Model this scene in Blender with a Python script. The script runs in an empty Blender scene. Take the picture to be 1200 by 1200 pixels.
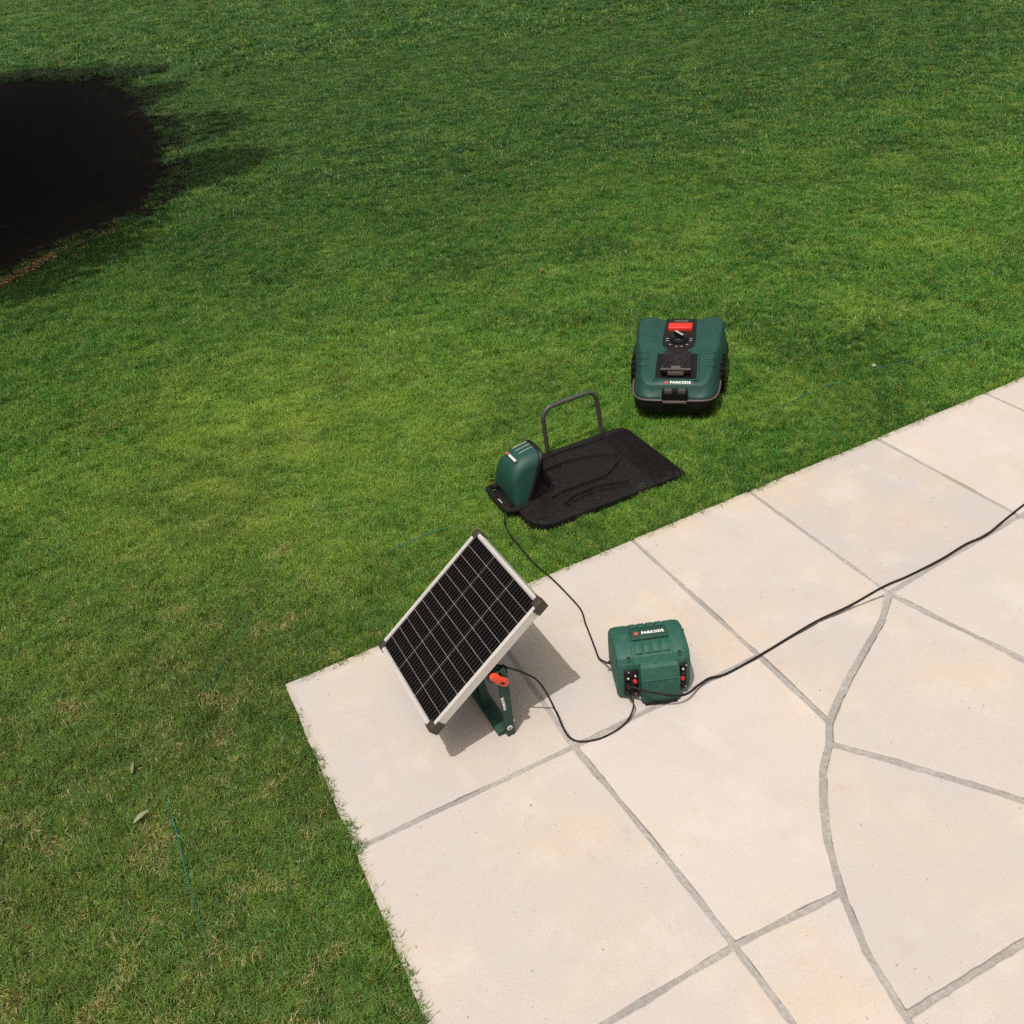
import bpy, bmesh, math, random
import numpy as np
from mathutils import Vector, Matrix, noise

R = math.radians
random.seed(7)
rng = np.random.default_rng(7)
scene = bpy.context.scene
col = scene.collection

# ------------------------------------------------------------------ camera
CAM_H = 2.0
PITCH, ROLL, YAW = 0.6255692643158188, -0.12035208699263726, 0.40549315317883056
FPX = 1031.58 / 1200.0
fw = Vector((math.cos(PITCH) * math.sin(YAW), math.cos(PITCH) * math.cos(YAW), -math.sin(PITCH)))
r0 = Vector((math.cos(YAW), -math.sin(YAW), 0))
u0 = r0.cross(fw)
right = math.cos(ROLL) * r0 + math.sin(ROLL) * u0
up = -math.sin(ROLL) * r0 + math.cos(ROLL) * u0
cam_data = bpy.data.cameras.new('camera')
cam_data.sensor_width = 36.0
cam_data.lens = 36.0 * FPX
cam_data.clip_start = 0.05
cam_data.clip_end = 600
cam = bpy.data.objects.new('camera', cam_data)
col.objects.link(cam)
M = Matrix((right, up, -fw)).transposed().to_4x4()
M.translation = Vector((0, 0, CAM_H))
cam.matrix_world = M
scene.camera = cam

# ------------------------------------------------------------------ light
SUN = Vector((-0.297, -0.205, 1.0)).normalized()
el = math.asin(SUN.z)
az = math.atan2(SUN.x, SUN.y)
world = bpy.data.worlds.new('World')
scene.world = world
world.use_nodes = True
wn = world.node_tree.nodes
sky = wn.new('ShaderNodeTexSky')
sky.sky_type = 'NISHITA'
sky.sun_disc = False
sky.sun_elevation = el
sky.sun_rotation = az
sky.air_density = 1.0
sky.dust_density = 6.0
sky.ozone_density = 0.4
bg = wn['Background']
bg.inputs['Strength'].default_value = 0.13
# hazy, warm-white summer sky: the blue is held back evenly over the whole dome
hs = wn.new('ShaderNodeHueSaturation')
hs.inputs['Saturation'].default_value = 0.45
wt = wn.new('ShaderNodeMix'); wt.data_type = 'RGBA'; wt.blend_type = 'MULTIPLY'; wt.inputs['Factor'].default_value = 1
wt.inputs['B'].default_value = (1.0, .94, .83, 1)
world.node_tree.links.new(sky.outputs['Color'], hs.inputs['Color'])
world.node_tree.links.new(hs.outputs['Color'], wt.inputs['A'])
world.node_tree.links.new(wt.outputs['Result'], bg.inputs['Color'])
sl = bpy.data.lights.new('sun', 'SUN')
sl.energy = 3.55
sl.angle = R(0.53)
sl.color = (1.0, 0.96, 0.92)
sun = bpy.data.objects.new('sun', sl)
sun.rotation_euler = SUN.to_track_quat('Z', 'Y').to_euler()
sun.location = (-3, -3, 9)
col.objects.link(sun)
scene.view_settings.view_transform = 'Standard'
scene.view_settings.look = 'None'
scene.view_settings.gamma = 1.0
scene.view_settings.use_curve_mapping = False
scene.view_settings.exposure = 0.0
scene.render.engine = 'CYCLES'
scene.cycles.max_bounces = 6
scene.cycles.use_denoising = False   # keeps the grass crisp; the remaining grain is like film grain


# ------------------------------------------------------------------ helpers
def srgb(r, g, b):
    f = lambda c: (c / 255 / 12.92) if c <= 10 else ((c / 255 + 0.055) / 1.055) ** 2.4
    return (f(r), f(g), f(b), 1)


def link(o, parent=None):
    col.objects.link(o)
    if parent is not None:
        o.parent = parent
    return o


def tag(o, label=None, cat=None, group=None, kind=None):
    if label: o['label'] = label
    if cat: o['category'] = cat
    if group: o['group'] = group
    if kind: o['kind'] = kind
    return o


def thing(name, label, cat, loc=(0, 0, 0), rotz=0.0, group=None):
    o = bpy.data.objects.new(name, None)
    o.empty_display_size = 0.05
    o.location = loc
    o.rotation_euler = (0, 0, rotz)
    link(o)
    return tag(o, label, cat, group)


def mesh_obj(name, verts, faces, mat, parent=None, smooth=False, loc=None, rot=None):
    me = bpy.data.meshes.new(name)
    me.from_pydata([tuple(v) for v in verts], [], faces)
    me.update()
    if mat: me.materials.append(mat)
    if smooth: me.polygons.foreach_set('use_smooth', [True] * len(me.polygons))
    o = bpy.data.objects.new(name, me)
    link(o, parent)
    if loc is not None: o.location = loc
    if rot is not None: o.rotation_euler = rot
    return o


def bm_obj(name, bm, mat, parent=None, smooth=True, loc=None, rot=None, angle=35):
    me = bpy.data.meshes.new(name)
    bmesh.ops.recalc_face_normals(bm, faces=bm.faces)
    if smooth:
        for f in bm.faces: f.smooth = True
        for e in bm.edges:
            if len(e.link_faces) == 2 and e.calc_face_angle(0) > R(angle): e.smooth = False
    bm.to_mesh(me)
    bm.free()
    if mat: me.materials.append(mat)
    o = bpy.data.objects.new(name, me)
    link(o, parent)
    if loc is not None: o.location = loc
    if rot is not None: o.rotation_euler = rot
    return o


def add_box(bm, x0, x1, y0, y1, z0, z1, bev=0.0, seg=2, mat=None):
    vs = [bm.verts.new(p) for p in ((x0, y0, z0), (x1, y0, z0), (x1, y1, z0), (x0, y1, z0),
                                    (x0, y0, z1), (x1, y0, z1), (x1, y1, z1), (x0, y1, z1))]
    fs = [bm.faces.new([vs[i] for i in q]) for q in
          ((0, 3, 2, 1), (4, 5, 6, 7), (0, 1, 5, 4), (1, 2, 6, 5), (2, 3, 7, 6), (3, 0, 4, 7))]
    if bev > 0:
        es = list({e for f in fs for e in f.edges})
        g = bmesh.ops.bevel(bm, geom=es, offset=bev, segments=seg, affect='EDGES', profile=0.5)
        vs = list({v for f in g['faces'] for v in f.verts})
    if mat is not None:
        bmesh.ops.transform(bm, matrix=mat, verts=vs)
    return vs


def box(name, b, mat, parent=None, bev=0.002, seg=2, loc=None, rot=None):
    bm = bmesh.new()
    add_box(bm, *b, bev=bev, seg=seg)
    return bm_obj(name, bm, mat, parent, loc=loc, rot=rot)


def add_prism(bm, outline, z0, z1, bev=0.0, zf=None):
    """outline in xy (ccw), extruded z0..z1, top edge chamfered by bev; zf(x,y) offsets z."""
    n = len(outline)
    zf = zf or (lambda x, y: 0.0)
    cx = sum(p[0] for p in outline) / n
    cy = sum(p[1] for p in outline) / n
    def ring(ins, z):
        out = []
        for i in range(n):
            p0, p1, p2 = outline[i - 1], outline[i], outline[(i + 1) % n]
            if ins:
                p = inset_pt(p0, p1, p2, ins)
            else:
                p = p1
            out.append(bm.verts.new((p[0], p[1], z + zf(p[0], p[1]))))
        return out
    rs = [ring(0, z0)]
    if bev:
        rs += [ring(0, z1 - bev), ring(bev * 0.3, z1 - bev * 0.3), ring(bev, z1)]
    else:
        rs += [ring(0, z1)]
    for a, b in zip(rs, rs[1:]):
        for i in range(n):
            j = (i + 1) % n
            bm.faces.new((a[i], a[j], b[j], b[i]))
    bm.faces.new(rs[-1])
    bm.faces.new(rs[0][::-1])
    return rs


def inset_pt(p0, p1, p2, d):
    a = Vector((p1[0] - p0[0], p1[1] - p0[1])).normalized()
    b = Vector((p2[0] - p1[0], p2[1] - p1[1])).normalized()
    na, nb = Vector((-a.y, a.x)), Vector((-b.y, b.x))
    m = na + nb
    if m.length < 1e-6: m = na
    m.normalize()
    k = d / max(0.35, m.dot(na))
    return (p1[0] + m.x * k, p1[1] + m.y * k)


def rrect(x0, x1, y0, y1, r, seg=5):
    rr = r if isinstance(r, (list, tuple)) else (r, r, r, r)   # corners: (x0y0, x1y0, x1y1, x0y1)
    out = []
    for (cx, cy, a0, q) in ((x0, y0, 180, rr[0]), (x1, y0, 270, rr[1]), (x1, y1, 0, rr[2]), (x0, y1, 90, rr[3])):
        sx = 1 if cx == x0 else -1
        sy = 1 if cy == y0 else -1
        for k in range(seg + 1):
            a = R(a0 + 90 * k / seg)
            out.append((cx + sx * q + q * math.cos(a), cy + sy * q + q * math.sin(a)))
    return out


def frames(pts):
    pts = [Vector(p) for p in pts]
    T = []
    for i in range(len(pts)):
        a = pts[max(0, i - 1)]
        b = pts[min(len(pts) - 1, i + 1)]
        T.append((b - a).normalized())
    n = T[0].orthogonal().normalized()
    N = [n]
    for i in range(1, len(T)):
        n = (N[-1] - T[i] * N[-1].dot(T[i])).normalized()
        N.append(n)
    return pts, T, N


def add_tube(bm, pts, r, seg=8, cap=True, flat=1.0):
    pts, T, N = frames(pts)
    rings = []
    for i, (p, t, n) in enumerate(zip(pts, T, N)):
        b = t.cross(n)
        rad = r[i] if isinstance(r, (list, tuple)) else r
        rings.append([bm.verts.new(p + n * (rad * math.cos(2 * math.pi * k / seg)) + b * (rad * flat * math.sin(2 * math.pi * k / seg)))
                      for k in range(seg)])
    for a, b in zip(rings, rings[1:]):
        for k in range(seg):
            l = (k + 1) % seg
            bm.faces.new((a[k], a[l], b[l], b[k]))
    if cap:
        bm.faces.new(rings[0][::-1])
        bm.faces.new(rings[-1])


def spline(pts, n=10):
    """Catmull-Rom through pts"""
    P = [Vector(p) for p in pts]
    P = [P[0] * 2 - P[1]] + P + [P[-1] * 2 - P[-2]]
    out = []
    for i in range(1, len(P) - 2):
        p0, p1, p2, p3 = P[i - 1:i + 3]
        for k in range(n):
            t = k / n
            out.append(0.5 * ((2 * p1) + (p2 - p0) * t + (2 * p0 - 5 * p1 + 4 * p2 - p3) * t * t + (3 * p1 - p0 - 3 * p2 + p3) * t ** 3))
    out.append(P[-2])
    return out


def tube(name, pts, r, mat, parent=None, seg=8, flat=1.0):
    bm = bmesh.new()
    add_tube(bm, pts, r, seg, flat=flat)
    return bm_obj(name, bm, mat, parent)


def cyl(name, p, axis, r, h, mat, parent=None, seg=20, bev=0.0015, r2=None):
    """cylinder from p along axis"""
    p, axis = Vector(p), Vector(axis).normalized()
    r2 = r if r2 is None else r2
    pts = [p, p + axis * 1e-5, p + axis * bev, p + axis * (h - bev), p + axis * (h - 1e-5), p + axis * h]
    rr = [r - bev, r - bev, r, r2, r2 - bev, r2 - bev]
    bm = bmesh.new()
    n = axis.orthogonal().normalized()
    b = axis.cross(n)
    rings = [[bm.verts.new(q + (n * math.cos(2 * math.pi * k / seg) + b * math.sin(2 * math.pi * k / seg)) * a) for k in range(seg)]
             for q, a in ((pts[0], rr[0]), (pts[2], rr[2]), (pts[3], rr[3]), (pts[5], rr[5]))]
    for a, c in zip(rings, rings[1:]):
        for k in range(seg):
            l = (k + 1) % seg
            bm.faces.new((a[k], a[l], c[l], c[k]))
    bm.faces.new(rings[0][::-1])
    bm.faces.new(rings[-1])
    return bm_obj(name, bm, mat, parent)


def lettering(text, length, mat, parent, M4, name='lettering', bold=0.018, thick=0.0006):
    c = bpy.data.curves.new('lettering_source', 'FONT')
    c.body = text
    c.size = 1.0
    c.offset = bold
    c.extrude = 0.0
    c.align_x = 'CENTER'
    c.align_y = 'CENTER'
    c.space_character = 1.08
    c.resolution_u = 3
    o = bpy.data.objects.new('lettering_source', c)
    col.objects.link(o)
    dg = bpy.context.evaluated_depsgraph_get()
    me = bpy.data.meshes.new_from_object(o.evaluated_get(dg))
    bpy.data.objects.remove(o)
    xs = [v.co.x for v in me.vertices]
    s = length / (max(xs) - min(xs))
    bm = bmesh.new()
    bm.from_mesh(me)
    bmesh.ops.scale(bm, vec=(s, s, s), verts=bm.verts)
    g = bmesh.ops.extrude_face_region(bm, geom=bm.faces[:])
    bmesh.ops.translate(bm, vec=(0, 0, thick), verts=[v for v in g['geom'] if isinstance(v, bmesh.types.BMVert)])
    bmesh.ops.transform(bm, matrix=M4, verts=bm.verts)
    bpy.data.meshes.remove(me)
    return bm_obj(name, bm, mat, parent, smooth=False)


def basis(o, x, y):
    x = Vector(x).normalized()
    z = x.cross(Vector(y)).normalized()
    y = z.cross(x)
    m = Matrix((x, y, z)).transposed().to_4x4()
    m.translation = Vector(o)
    return m


def logo(size, mat, parent, M4):
    """slanted hatch emblem: two leaning bars crossed by two level ones"""
    bm = bmesh.new()
    w = size * 0.2
    for ox in (-0.22, 0.22):
        q = [(-w / 2 + ox * size - size * .16, -size / 2), (w / 2 + ox * size - size * .16, -size / 2),
             (w / 2 + ox * size + size * .16, size / 2), (-w / 2 + ox * size + size * .16, size / 2)]
        add_prism(bm, q, 0, 0.0007)
    for oy in (-0.2, 0.2):
        add_prism(bm, [(-size * .5, oy * size - w / 2), (size * .45, oy * size - w / 2), (size * .5, oy * size + w / 2), (-size * .45, oy * size + w / 2)], 0, 0.0009)
    bmesh.ops.transform(bm, matrix=M4, verts=bm.verts)
    return bm_obj('logo', bm, mat, parent, smooth=False)


# ------------------------------------------------------------------ materials
def new_mat(name):
    m = bpy.data.materials.new(name)
    m.use_nodes = True
    nt = m.node_tree
    b = nt.nodes['Principled BSDF']
    return m, nt, b


def plastic(name, c, rough=0.45, var=0.12, bump=0.15, scale=900, dust=0.06, spec=0.5, metal=0.0, coat=0.0):
    m, nt, b = new_mat(name)
    N, L = nt.nodes, nt.links
    tc = N.new('ShaderNodeTexCoord')
    n1 = N.new('ShaderNodeTexNoise'); n1.inputs['Scale'].default_value = 14; n1.inputs['Detail'].default_value = 5
    L.new(tc.outputs['Object'], n1.inputs['Vector'])
    n2 = N.new('ShaderNodeTexNoise'); n2.inputs['Scale'].default_value = scale; n2.inputs['Detail'].default_value = 2
    L.new(tc.outputs['Object'], n2.inputs['Vector'])
    mx = N.new('ShaderNodeMix'); mx.data_type = 'RGBA'
    mx.inputs['A'].default_value = tuple(c[i] * (1 - var) for i in range(3)) + (1,)
    mx.inputs['B'].default_value = tuple(min(1, c[i] * (1 + var)) for i in range(3)) + (1,)
    L.new(n1.outputs['Fac'], mx.inputs['Factor'])
    dn = N.new('ShaderNodeTexNoise'); dn.inputs['Scale'].default_value = 60; dn.inputs['Detail'].default_value = 6
    L.new(tc.outputs['Object'], dn.inputs['Vector'])
    mr = N.new('ShaderNodeMapRange'); mr.inputs['From Min'].default_value = .45; mr.inputs['From Max'].default_value = .8
    mr.inputs['To Max'].default_value = dust
    L.new(dn.outputs['Fac'], mr.inputs['Value'])
    m2 = N.new('ShaderNodeMix'); m2.data_type = 'RGBA'
    m2.inputs['B'].default_value = (.35, .30, .24, 1)
    L.new(mr.outputs['Result'], m2.inputs['Factor'])
    L.new(mx.outputs['Result'], m2.inputs['A'])
    L.new(m2.outputs['Result'], b.inputs['Base Color'])
    r = N.new('ShaderNodeMapRange'); r.inputs['To Min'].default_value = max(0, rough - .08); r.inputs['To Max'].default_value = rough + .1
    L.new(n1.outputs['Fac'], r.inputs['Value'])
    L.new(r.outputs['Result'], b.inputs['Roughness'])
    bp = N.new('ShaderNodeBump'); bp.inputs['Strength'].default_value = bump; bp.inputs['Distance'].default_value = 0.0004
    L.new(n2.outputs['Fac'], bp.inputs['Height'])
    L.new(bp.outputs['Normal'], b.inputs['Normal'])
    b.inputs['Specular IOR Level'].default_value = spec
    b.inputs['Metallic'].default_value = metal
    b.inputs['Coat Weight'].default_value = coat
    return m


MAT = {}
MAT['green'] = plastic('mower_green_plastic', (.009, .048, .037), rough=.5, spec=.3, dust=.03)
MAT['green2'] = plastic('box_green_plastic', (.014, .075, .054), rough=.55, dust=.08, spec=.3)
MAT['green_dark'] = plastic('stand_green_metal', (.011, .046, .032), rough=.45, spec=.3)
MAT['black'] = plastic('black_plastic', (.007, .006, .006), rough=.5, dust=.02, spec=.22)
MAT['rubber'] = plastic('black_tyre_rubber', (.006, .0055, .005), rough=.85, dust=.02, spec=.08)
MAT['black_gloss'] = plastic('glossy_black_plastic', (.006, .006, .006), rough=.25, dust=.01, spec=.3)
MAT['plate'] = plastic('black_ridged_plate_plastic', (.0065, .0055, .0055), rough=.48, dust=.025, bump=.2, scale=400, spec=.2)
MAT['grey_plastic'] = plastic('grey_plastic', (.085, .065, .062), rough=.4)
MAT['lid_grey'] = plastic('lid_grey_plastic', (.009, .007, .008), rough=.42, spec=.2)
MAT['tube'] = plastic('dark_grey_tube', (.050, .050, .042), rough=.38, dust=.05)
MAT['red'] = plastic('red_button_plastic', (.50, .022, .013), rough=.45, spec=.3, dust=.02)
MAT['orange'] = plastic('red_lever_plastic', (.72, .055, .02), rough=.35, dust=.02)
MAT['cable'] = plastic('black_cable_rubber', (.011, .008, .007), rough=.55, dust=.03, spec=.2)
MAT['wire'] = plastic('green_wire_sheath', (.005, .11, .075), rough=.5)
MAT['white'] = plastic('white_print', (.75, .77, .72), rough=.5, dust=.02)
MAT['grey_print'] = plastic('pale_grey_print', (.32, .34, .33), rough=.5)
MAT['logo_red'] = plastic('red_print', (.5, .09, .04), rough=.5)
MAT['alu'] = plastic('brushed_aluminium_frame', (.56, .54, .51), rough=.42, metal=.35, var=.05, dust=.08)
MAT['brown_cap'] = plastic('dark_corner_cap', (.035, .026, .02), rough=.45)
MAT['metal'] = plastic('bright_connector_metal', (.6, .58, .55), rough=.3, metal=1.0)
MAT['peg'] = plastic('pale_blue_peg', (.30, .36, .42), rough=.4)
MAT['backsheet'] = plastic('pale_backsheet', (.30, .27, .27), rough=.5)
MAT['busbar'] = plastic('grey_busbar', (.075, .062, .062), rough=.5, spec=.2)


def cell_mat():
    m, nt, b = new_mat('solar_cell_silicon')
    N, L = nt.nodes, nt.links
    oi = N.new('ShaderNodeObjectInfo')
    cr = N.new('ShaderNodeMix'); cr.data_type = 'RGBA'
    cr.inputs['A'].default_value = (.002, .0016, .002, 1)
    cr.inputs['B'].default_value = (.0032, .002, .0022, 1)
    L.new(oi.outputs['Random'], cr.inputs['Factor'])
    L.new(cr.outputs['Result'], b.inputs['Base Color'])
    b.inputs['Roughness'].default_value = .4
    b.inputs['Specular IOR Level'].default_value = .10
    return m


MAT['cell'] = cell_mat()


def stone_mat():
    m, nt, b = new_mat('pale_sandstone_slab')
    N, L = nt.nodes, nt.links
    geo = N.new('ShaderNodeNewGeometry')
    oi = N.new('ShaderNodeObjectInfo')
    def nz(scale, detail=5, rough=.6):
        n = N.new('ShaderNodeTexNoise')
        n.inputs['Scale'].default_value = scale
        n.inputs['Detail'].default_value = detail
        n.inputs['Roughness'].default_value = rough
        L.new(geo.outputs['Position'], n.inputs['Vector'])
        return n.outputs['Fac']
    def mix(a, bcol, fac, lo, hi, amt):
        mr = N.new('ShaderNodeMapRange')
        mr.inputs['From Min'].default_value = lo
        mr.inputs['From Max'].default_value = hi
        mr.inputs['To Max'].default_value = amt
        L.new(fac, mr.inputs['Value'])
        mx = N.new('ShaderNodeMix'); mx.data_type = 'RGBA'
        L.new(mr.outputs['Result'], mx.inputs['Factor'])
        if isinstance(a, tuple): mx.inputs['A'].default_value = a
        else: L.new(a, mx.inputs['A'])
        mx.inputs['B'].default_value = bcol
        return mx.outputs['Result']
    c = mix((.440, .398, .370, 1), (.385, .350, .330, 1), oi.outputs['Random'], 0, 1, 1)
    c = mix(c, (.45, .375, .28, 1), nz(2.6, 6, .62), .46, .68, .8)      # ochre stains
    c = mix(c, (.37, .29, .195, 1), nz(11, 8, .7), .58, .72, .45)        # rusty blotches
    c = mix(c, (.37, .345, .33, 1), nz(3.3, 8, .65), .5, .68, .45)
    c = mix(c, (.50, .47, .45, 1), nz(5.3, 7), .52, .7, .4)
    c = mix(c, (.26, .22, .20, 1), nz(190, 3), .54, .72, .30)           # grain
    c = mix(c, (.56, .52, .49, 1), nz(280, 3), .56, .70, .30)
    c = mix(c, (.16, .12, .09, 1), nz(75, 2, .4), .735, .76, .6)       # small dark specks
    # soil and algae creeping in from the lawn side
    sep = N.new('ShaderNodeSeparateXYZ'); L.new(geo.outputs['Position'], sep.inputs[0])
    def edge(out, lo, hi):
        mr = N.new('ShaderNodeMapRange'); mr.inputs['From Min'].default_value = lo; mr.inputs['From Max'].default_value = hi
        L.new(out, mr.inputs['Value']); return mr.outputs['Result']
    mxx = N.new('ShaderNodeMath'); mxx.operation = 'MAXIMUM'
    L.new(edge(sep.outputs['Y'], 2.085, 2.145), mxx.inputs[0]); L.new(edge(sep.outputs['X'], .115, .062), mxx.inputs[1])
    ml = N.new('ShaderNodeMath'); ml.operation = 'MULTIPLY'
    L.new(mxx.outputs[0], ml.inputs[0]); L.new(nz(23, 6, .7), ml.inputs[1])
    c = mix(c, (.22, .19, .11, 1), ml.outputs[0], .15, .75, .75)
    L.new(c, b.inputs['Base Color'])
    b.inputs['Roughness'].default_value = .82
    b.inputs['Specular IOR Level'].default_value = .3
    bp = N.new('ShaderNodeBump'); bp.inputs['Strength'].default_value = .35; bp.inputs['Distance'].default_value = .0012
    L.new(nz(260, 4), bp.inputs['Height'])
    b2 = N.new('ShaderNodeBump'); b2.inputs['Strength'].default_value = .4; b2.inputs['Distance'].default_value = .004
    L.new(nz(16, 5), b2.inputs['Height'])
    L.new(bp.outputs['Normal'], b2.inputs['Normal'])
    L.new(b2.outputs['Normal'], b.inputs['Normal'])
    return m


def ground_mat(name, c1, c2, c3, s1, s2, bump=.5):
    m, nt, b = new_mat(name)
    N, L = nt.nodes, nt.links
    geo = N.new('ShaderNodeNewGeometry')
    def nz(scale, detail=6):
        n = N.new('ShaderNodeTexNoise')
        n.inputs['Scale'].default_value = scale; n.inputs['Detail'].default_value = detail
        L.new(geo.outputs['Position'], n.inputs['Vector'])
        mr = N.new('ShaderNodeMapRange'); mr.inputs['From Min'].default_value = .35; mr.inputs['From Max'].default_value = .65
        L.new(n.outputs['Fac'], mr.inputs['Value'])
        return mr.outputs['Result']
    a = N.new('ShaderNodeMix'); a.data_type = 'RGBA'; a.inputs['A'].default_value = c1; a.inputs['B'].default_value = c2
    L.new(nz(s1), a.inputs['Factor'])
    d = N.new('ShaderNodeMix'); d.data_type = 'RGBA'; d.inputs['B'].default_value = c3
    L.new(a.outputs['Result'], d.inputs['A'])
    h = nz(s2)
    mu = N.new('ShaderNodeMath'); mu.operation = 'MULTIPLY'; mu.inputs[1].default_value = .5
    L.new(h, mu.inputs[0]); L.new(mu.outputs[0], d.inputs['Factor'])
    L.new(d.outputs['Result'], b.inputs['Base Color'])
    b.inputs['Roughness'].default_value = .95
    b.inputs['Specular IOR Level'].default_value = .1
    bp = N.new('ShaderNodeBump'); bp.inputs['Strength'].default_value = bump; bp.inputs['Distance'].default_value = .003
    L.new(h, bp.inputs['Height']); L.new(bp.outputs['Normal'], b.inputs['Normal'])
    return m


def grass_mat():
    m, nt, b = new_mat('lawn_grass_blades')
    N, L = nt.nodes, nt.links
    geo = N.new('ShaderNodeNewGeometry')
    at = N.new('ShaderNodeAttribute'); at.attribute_name = 'rnd'
    oi = N.new('ShaderNodeObjectInfo')
    sep = N.new('ShaderNodeSeparateXYZ'); L.new(geo.outputs['Position'], sep.inputs[0])
    def math_(op, a, bb, clamp=False):
        n = N.new('ShaderNodeMath'); n.operation = op; n.use_clamp = clamp
        for i, v in enumerate((a, bb)):
            if isinstance(v, (int, float)): n.inputs[i].default_value = v
            else: L.new(v, n.inputs[i])
        return n.outputs[0]
    def nz(scale, detail=4, lo=.35, hi=.65, off=0):
        n = N.new('ShaderNodeTexNoise')
        n.inputs['Scale'].default_value = scale; n.inputs['Detail'].default_value = detail
        mp = N.new('ShaderNodeVectorMath'); mp.inputs[1].default_value = (off, off * .7, 0)
        L.new(geo.outputs['Position'], mp.inputs[0])
        L.new(mp.outputs[0], n.inputs['Vector'])
        return mapr(n.outputs['Fac'], lo, hi)
    def mapr(v, lo, hi, a=0.0, c=1.0):
        mr = N.new('ShaderNodeMapRange'); mr.inputs['From Min'].default_value = lo; mr.inputs['From Max'].default_value = hi
        mr.inputs['To Min'].default_value = a; mr.inputs['To Max'].default_value = c
        L.new(v, mr.inputs['Value'])
        return mr.outputs['Result']
    def mix(a, c, f):
        mx = N.new('ShaderNodeMix'); mx.data_type = 'RGBA'
        if isinstance(f, float): mx.inputs['Factor'].default_value = f
        else: L.new(f, mx.inputs['Factor'])
        for k, v in (('A', a), ('B', c)):
            if isinstance(v, tuple): mx.inputs[k].default_value = v
            else: L.new(v, mx.inputs[k])
        return mx.outputs['Result']
    # individual blades from deep to fresh green
    c = mix(GR['deep'], GR['fresh'], at.outputs['Fac'])
    c = mix(c, GR['cool'], math_('MULTIPLY', math_('GREATER_THAN', math_('FRACT', math_('MULTIPLY', at.outputs['Fac'], 7.77), 0), .68), .6))
    # patches of yellower grass, then of darker coarser grass
    c = mix(c, GR['yellow'], math_('MULTIPLY', nz(2.1, 6, .47, .70), .42))
    c = mix(c, GR['blue'], math_('MULTIPLY', nz(1.4, 6, .46, .64, 31), .68))
    c = mix(c, GR['yellow'], math_('MULTIPLY', nz(19, 4, .5, .68, 11), .45))
    c = mix(c, GR['blue'], math_('MULTIPLY', nz(24, 4, .5, .66, 77), .6))
    # a sun-worn, paler stretch in the middle of the lawn
    def gauss(cx, cy, sx, sy):
        dx = math_('DIVIDE', math_('SUBTRACT', sep.outputs['X'], cx), sx)
        dy = math_('DIVIDE', math_('SUBTRACT', sep.outputs['Y'], cy), sy)
        return math_('EXPONENT', math_('MULTIPLY', math_('ADD', math_('MULTIPLY', dx, dx), math_('MULTIPLY', dy, dy)), -1.0), 0)
    worn = math_('MULTIPLY', gauss(.45, 3.7, .9, 1.15), math_('ADD', .35, math_('MULTIPLY', nz(4.2, 6, .42, .62, 5), .6)))
    c = mix(c, GR['yellow'], math_('MULTIPLY', worn, .75))
    # the blade colour turns deeper green farther from the patio
    far = math_('MULTIPLY', mapr(sep.outputs['Y'], 4.0, 7.0), .7)
    c = mix(c, GR['blue'], far)
    # clump to clump
    c = mix(c, GR['yellow'], math_('MULTIPLY', mapr(oi.outputs['Random'], .55, 1), .35))
    # the drier, browner lawn at the patio corner
    dryx = mapr(sep.outputs['X'], .9, -.3)
    dryy = mapr(sep.outputs['Y'], 3.9, 2.4)
    dry = math_('MULTIPLY', dryx, dryy)
    c = mix(c, GR['olive'], math_('MULTIPLY', dry, .5))
    # straw blades: share grows with patchy noise and with dryness
    pat = math_('MULTIPLY', nz(7.5, 6, .54, .70, 57), .6)
    share = math_('ADD', math_('ADD', math_('MULTIPLY', dry, .035), math_('MULTIPLY', pat, math_('ADD', .16, math_('MULTIPLY', dry, .42)))), .03)
    r2 = math_('FRACT', math_('MULTIPLY', at.outputs['Fac'], 17.31), 0)
    straw = math_('LESS_THAN', r2, share)
    c = mix(c, mix(GR['straw'], GR['brown'], math_('FRACT', math_('MULTIPLY', at.outputs['Fac'], 51.7), 0)), math_('MULTIPLY', straw, .85))
    L.new(c, b.inputs['Base Color'])
    b.inputs['Roughness'].default_value = .42
    b.inputs['Specular IOR Level'].default_value = .3
    tr = N.new('ShaderNodeBsdfTranslucent')
    tcol = N.new('ShaderNodeMix'); tcol.data_type = 'RGBA'; tcol.blend_type = 'MULTIPLY'; tcol.inputs['Factor'].default_value = 1
    L.new(c, tcol.inputs['A']); tcol.inputs['B'].default_value = (1.6, 1.7, .7, 1)
    L.new(tcol.outputs['Result'], tr.inputs['Color'])
    ms = N.new('ShaderNodeMixShader'); ms.inputs['Fac'].default_value = .18
    L.new(b.outputs[0], ms.inputs[1]); L.new(tr.outputs[0], ms.inputs[2])
    L.new(ms.outputs[0], N['Material Output'].inputs['Surface'])
    return m


GR = dict(deep=(.010, .058, .003, 1), fresh=(.088, .265, .014, 1), yellow=(.26, .37, .05, 1), blue=(.008, .064, .008, 1), cool=(.095, .25, .06, 1),
          olive=(.085, .11, .028, 1), straw=(.42, .37, .16, 1), brown=(.22, .10, .035, 1))
MAT['stone'] = stone_mat()
MAT['mortar'] = ground_mat('grey_mortar', (.265, .25, .235, 1), (.35, .33, .31, 1), (.20, .175, .15, 1), 5, 80, .6)
MAT['lawn'] = ground_mat('lawn_soil', (.022, .032, .008, 1), (.035, .055, .010, 1), (.035, .022, .010, 1), 3, 120, .8)
MAT['soil'] = ground_mat('dark_shade_ground', (.010, .008, .006, 1), (.016, .012, .009, 1), (.006, .005, .004, 1), 5, 60, 1.0)  # near black, so the deep tree shade is carried by the colour
MAT['grass'] = grass_mat()
MAT['bark'] = ground_mat('tree_bark', (.06, .045, .035, 1), (.10, .08, .06, 1), (.03, .022, .018, 1), 12, 60, 1.0)


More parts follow.
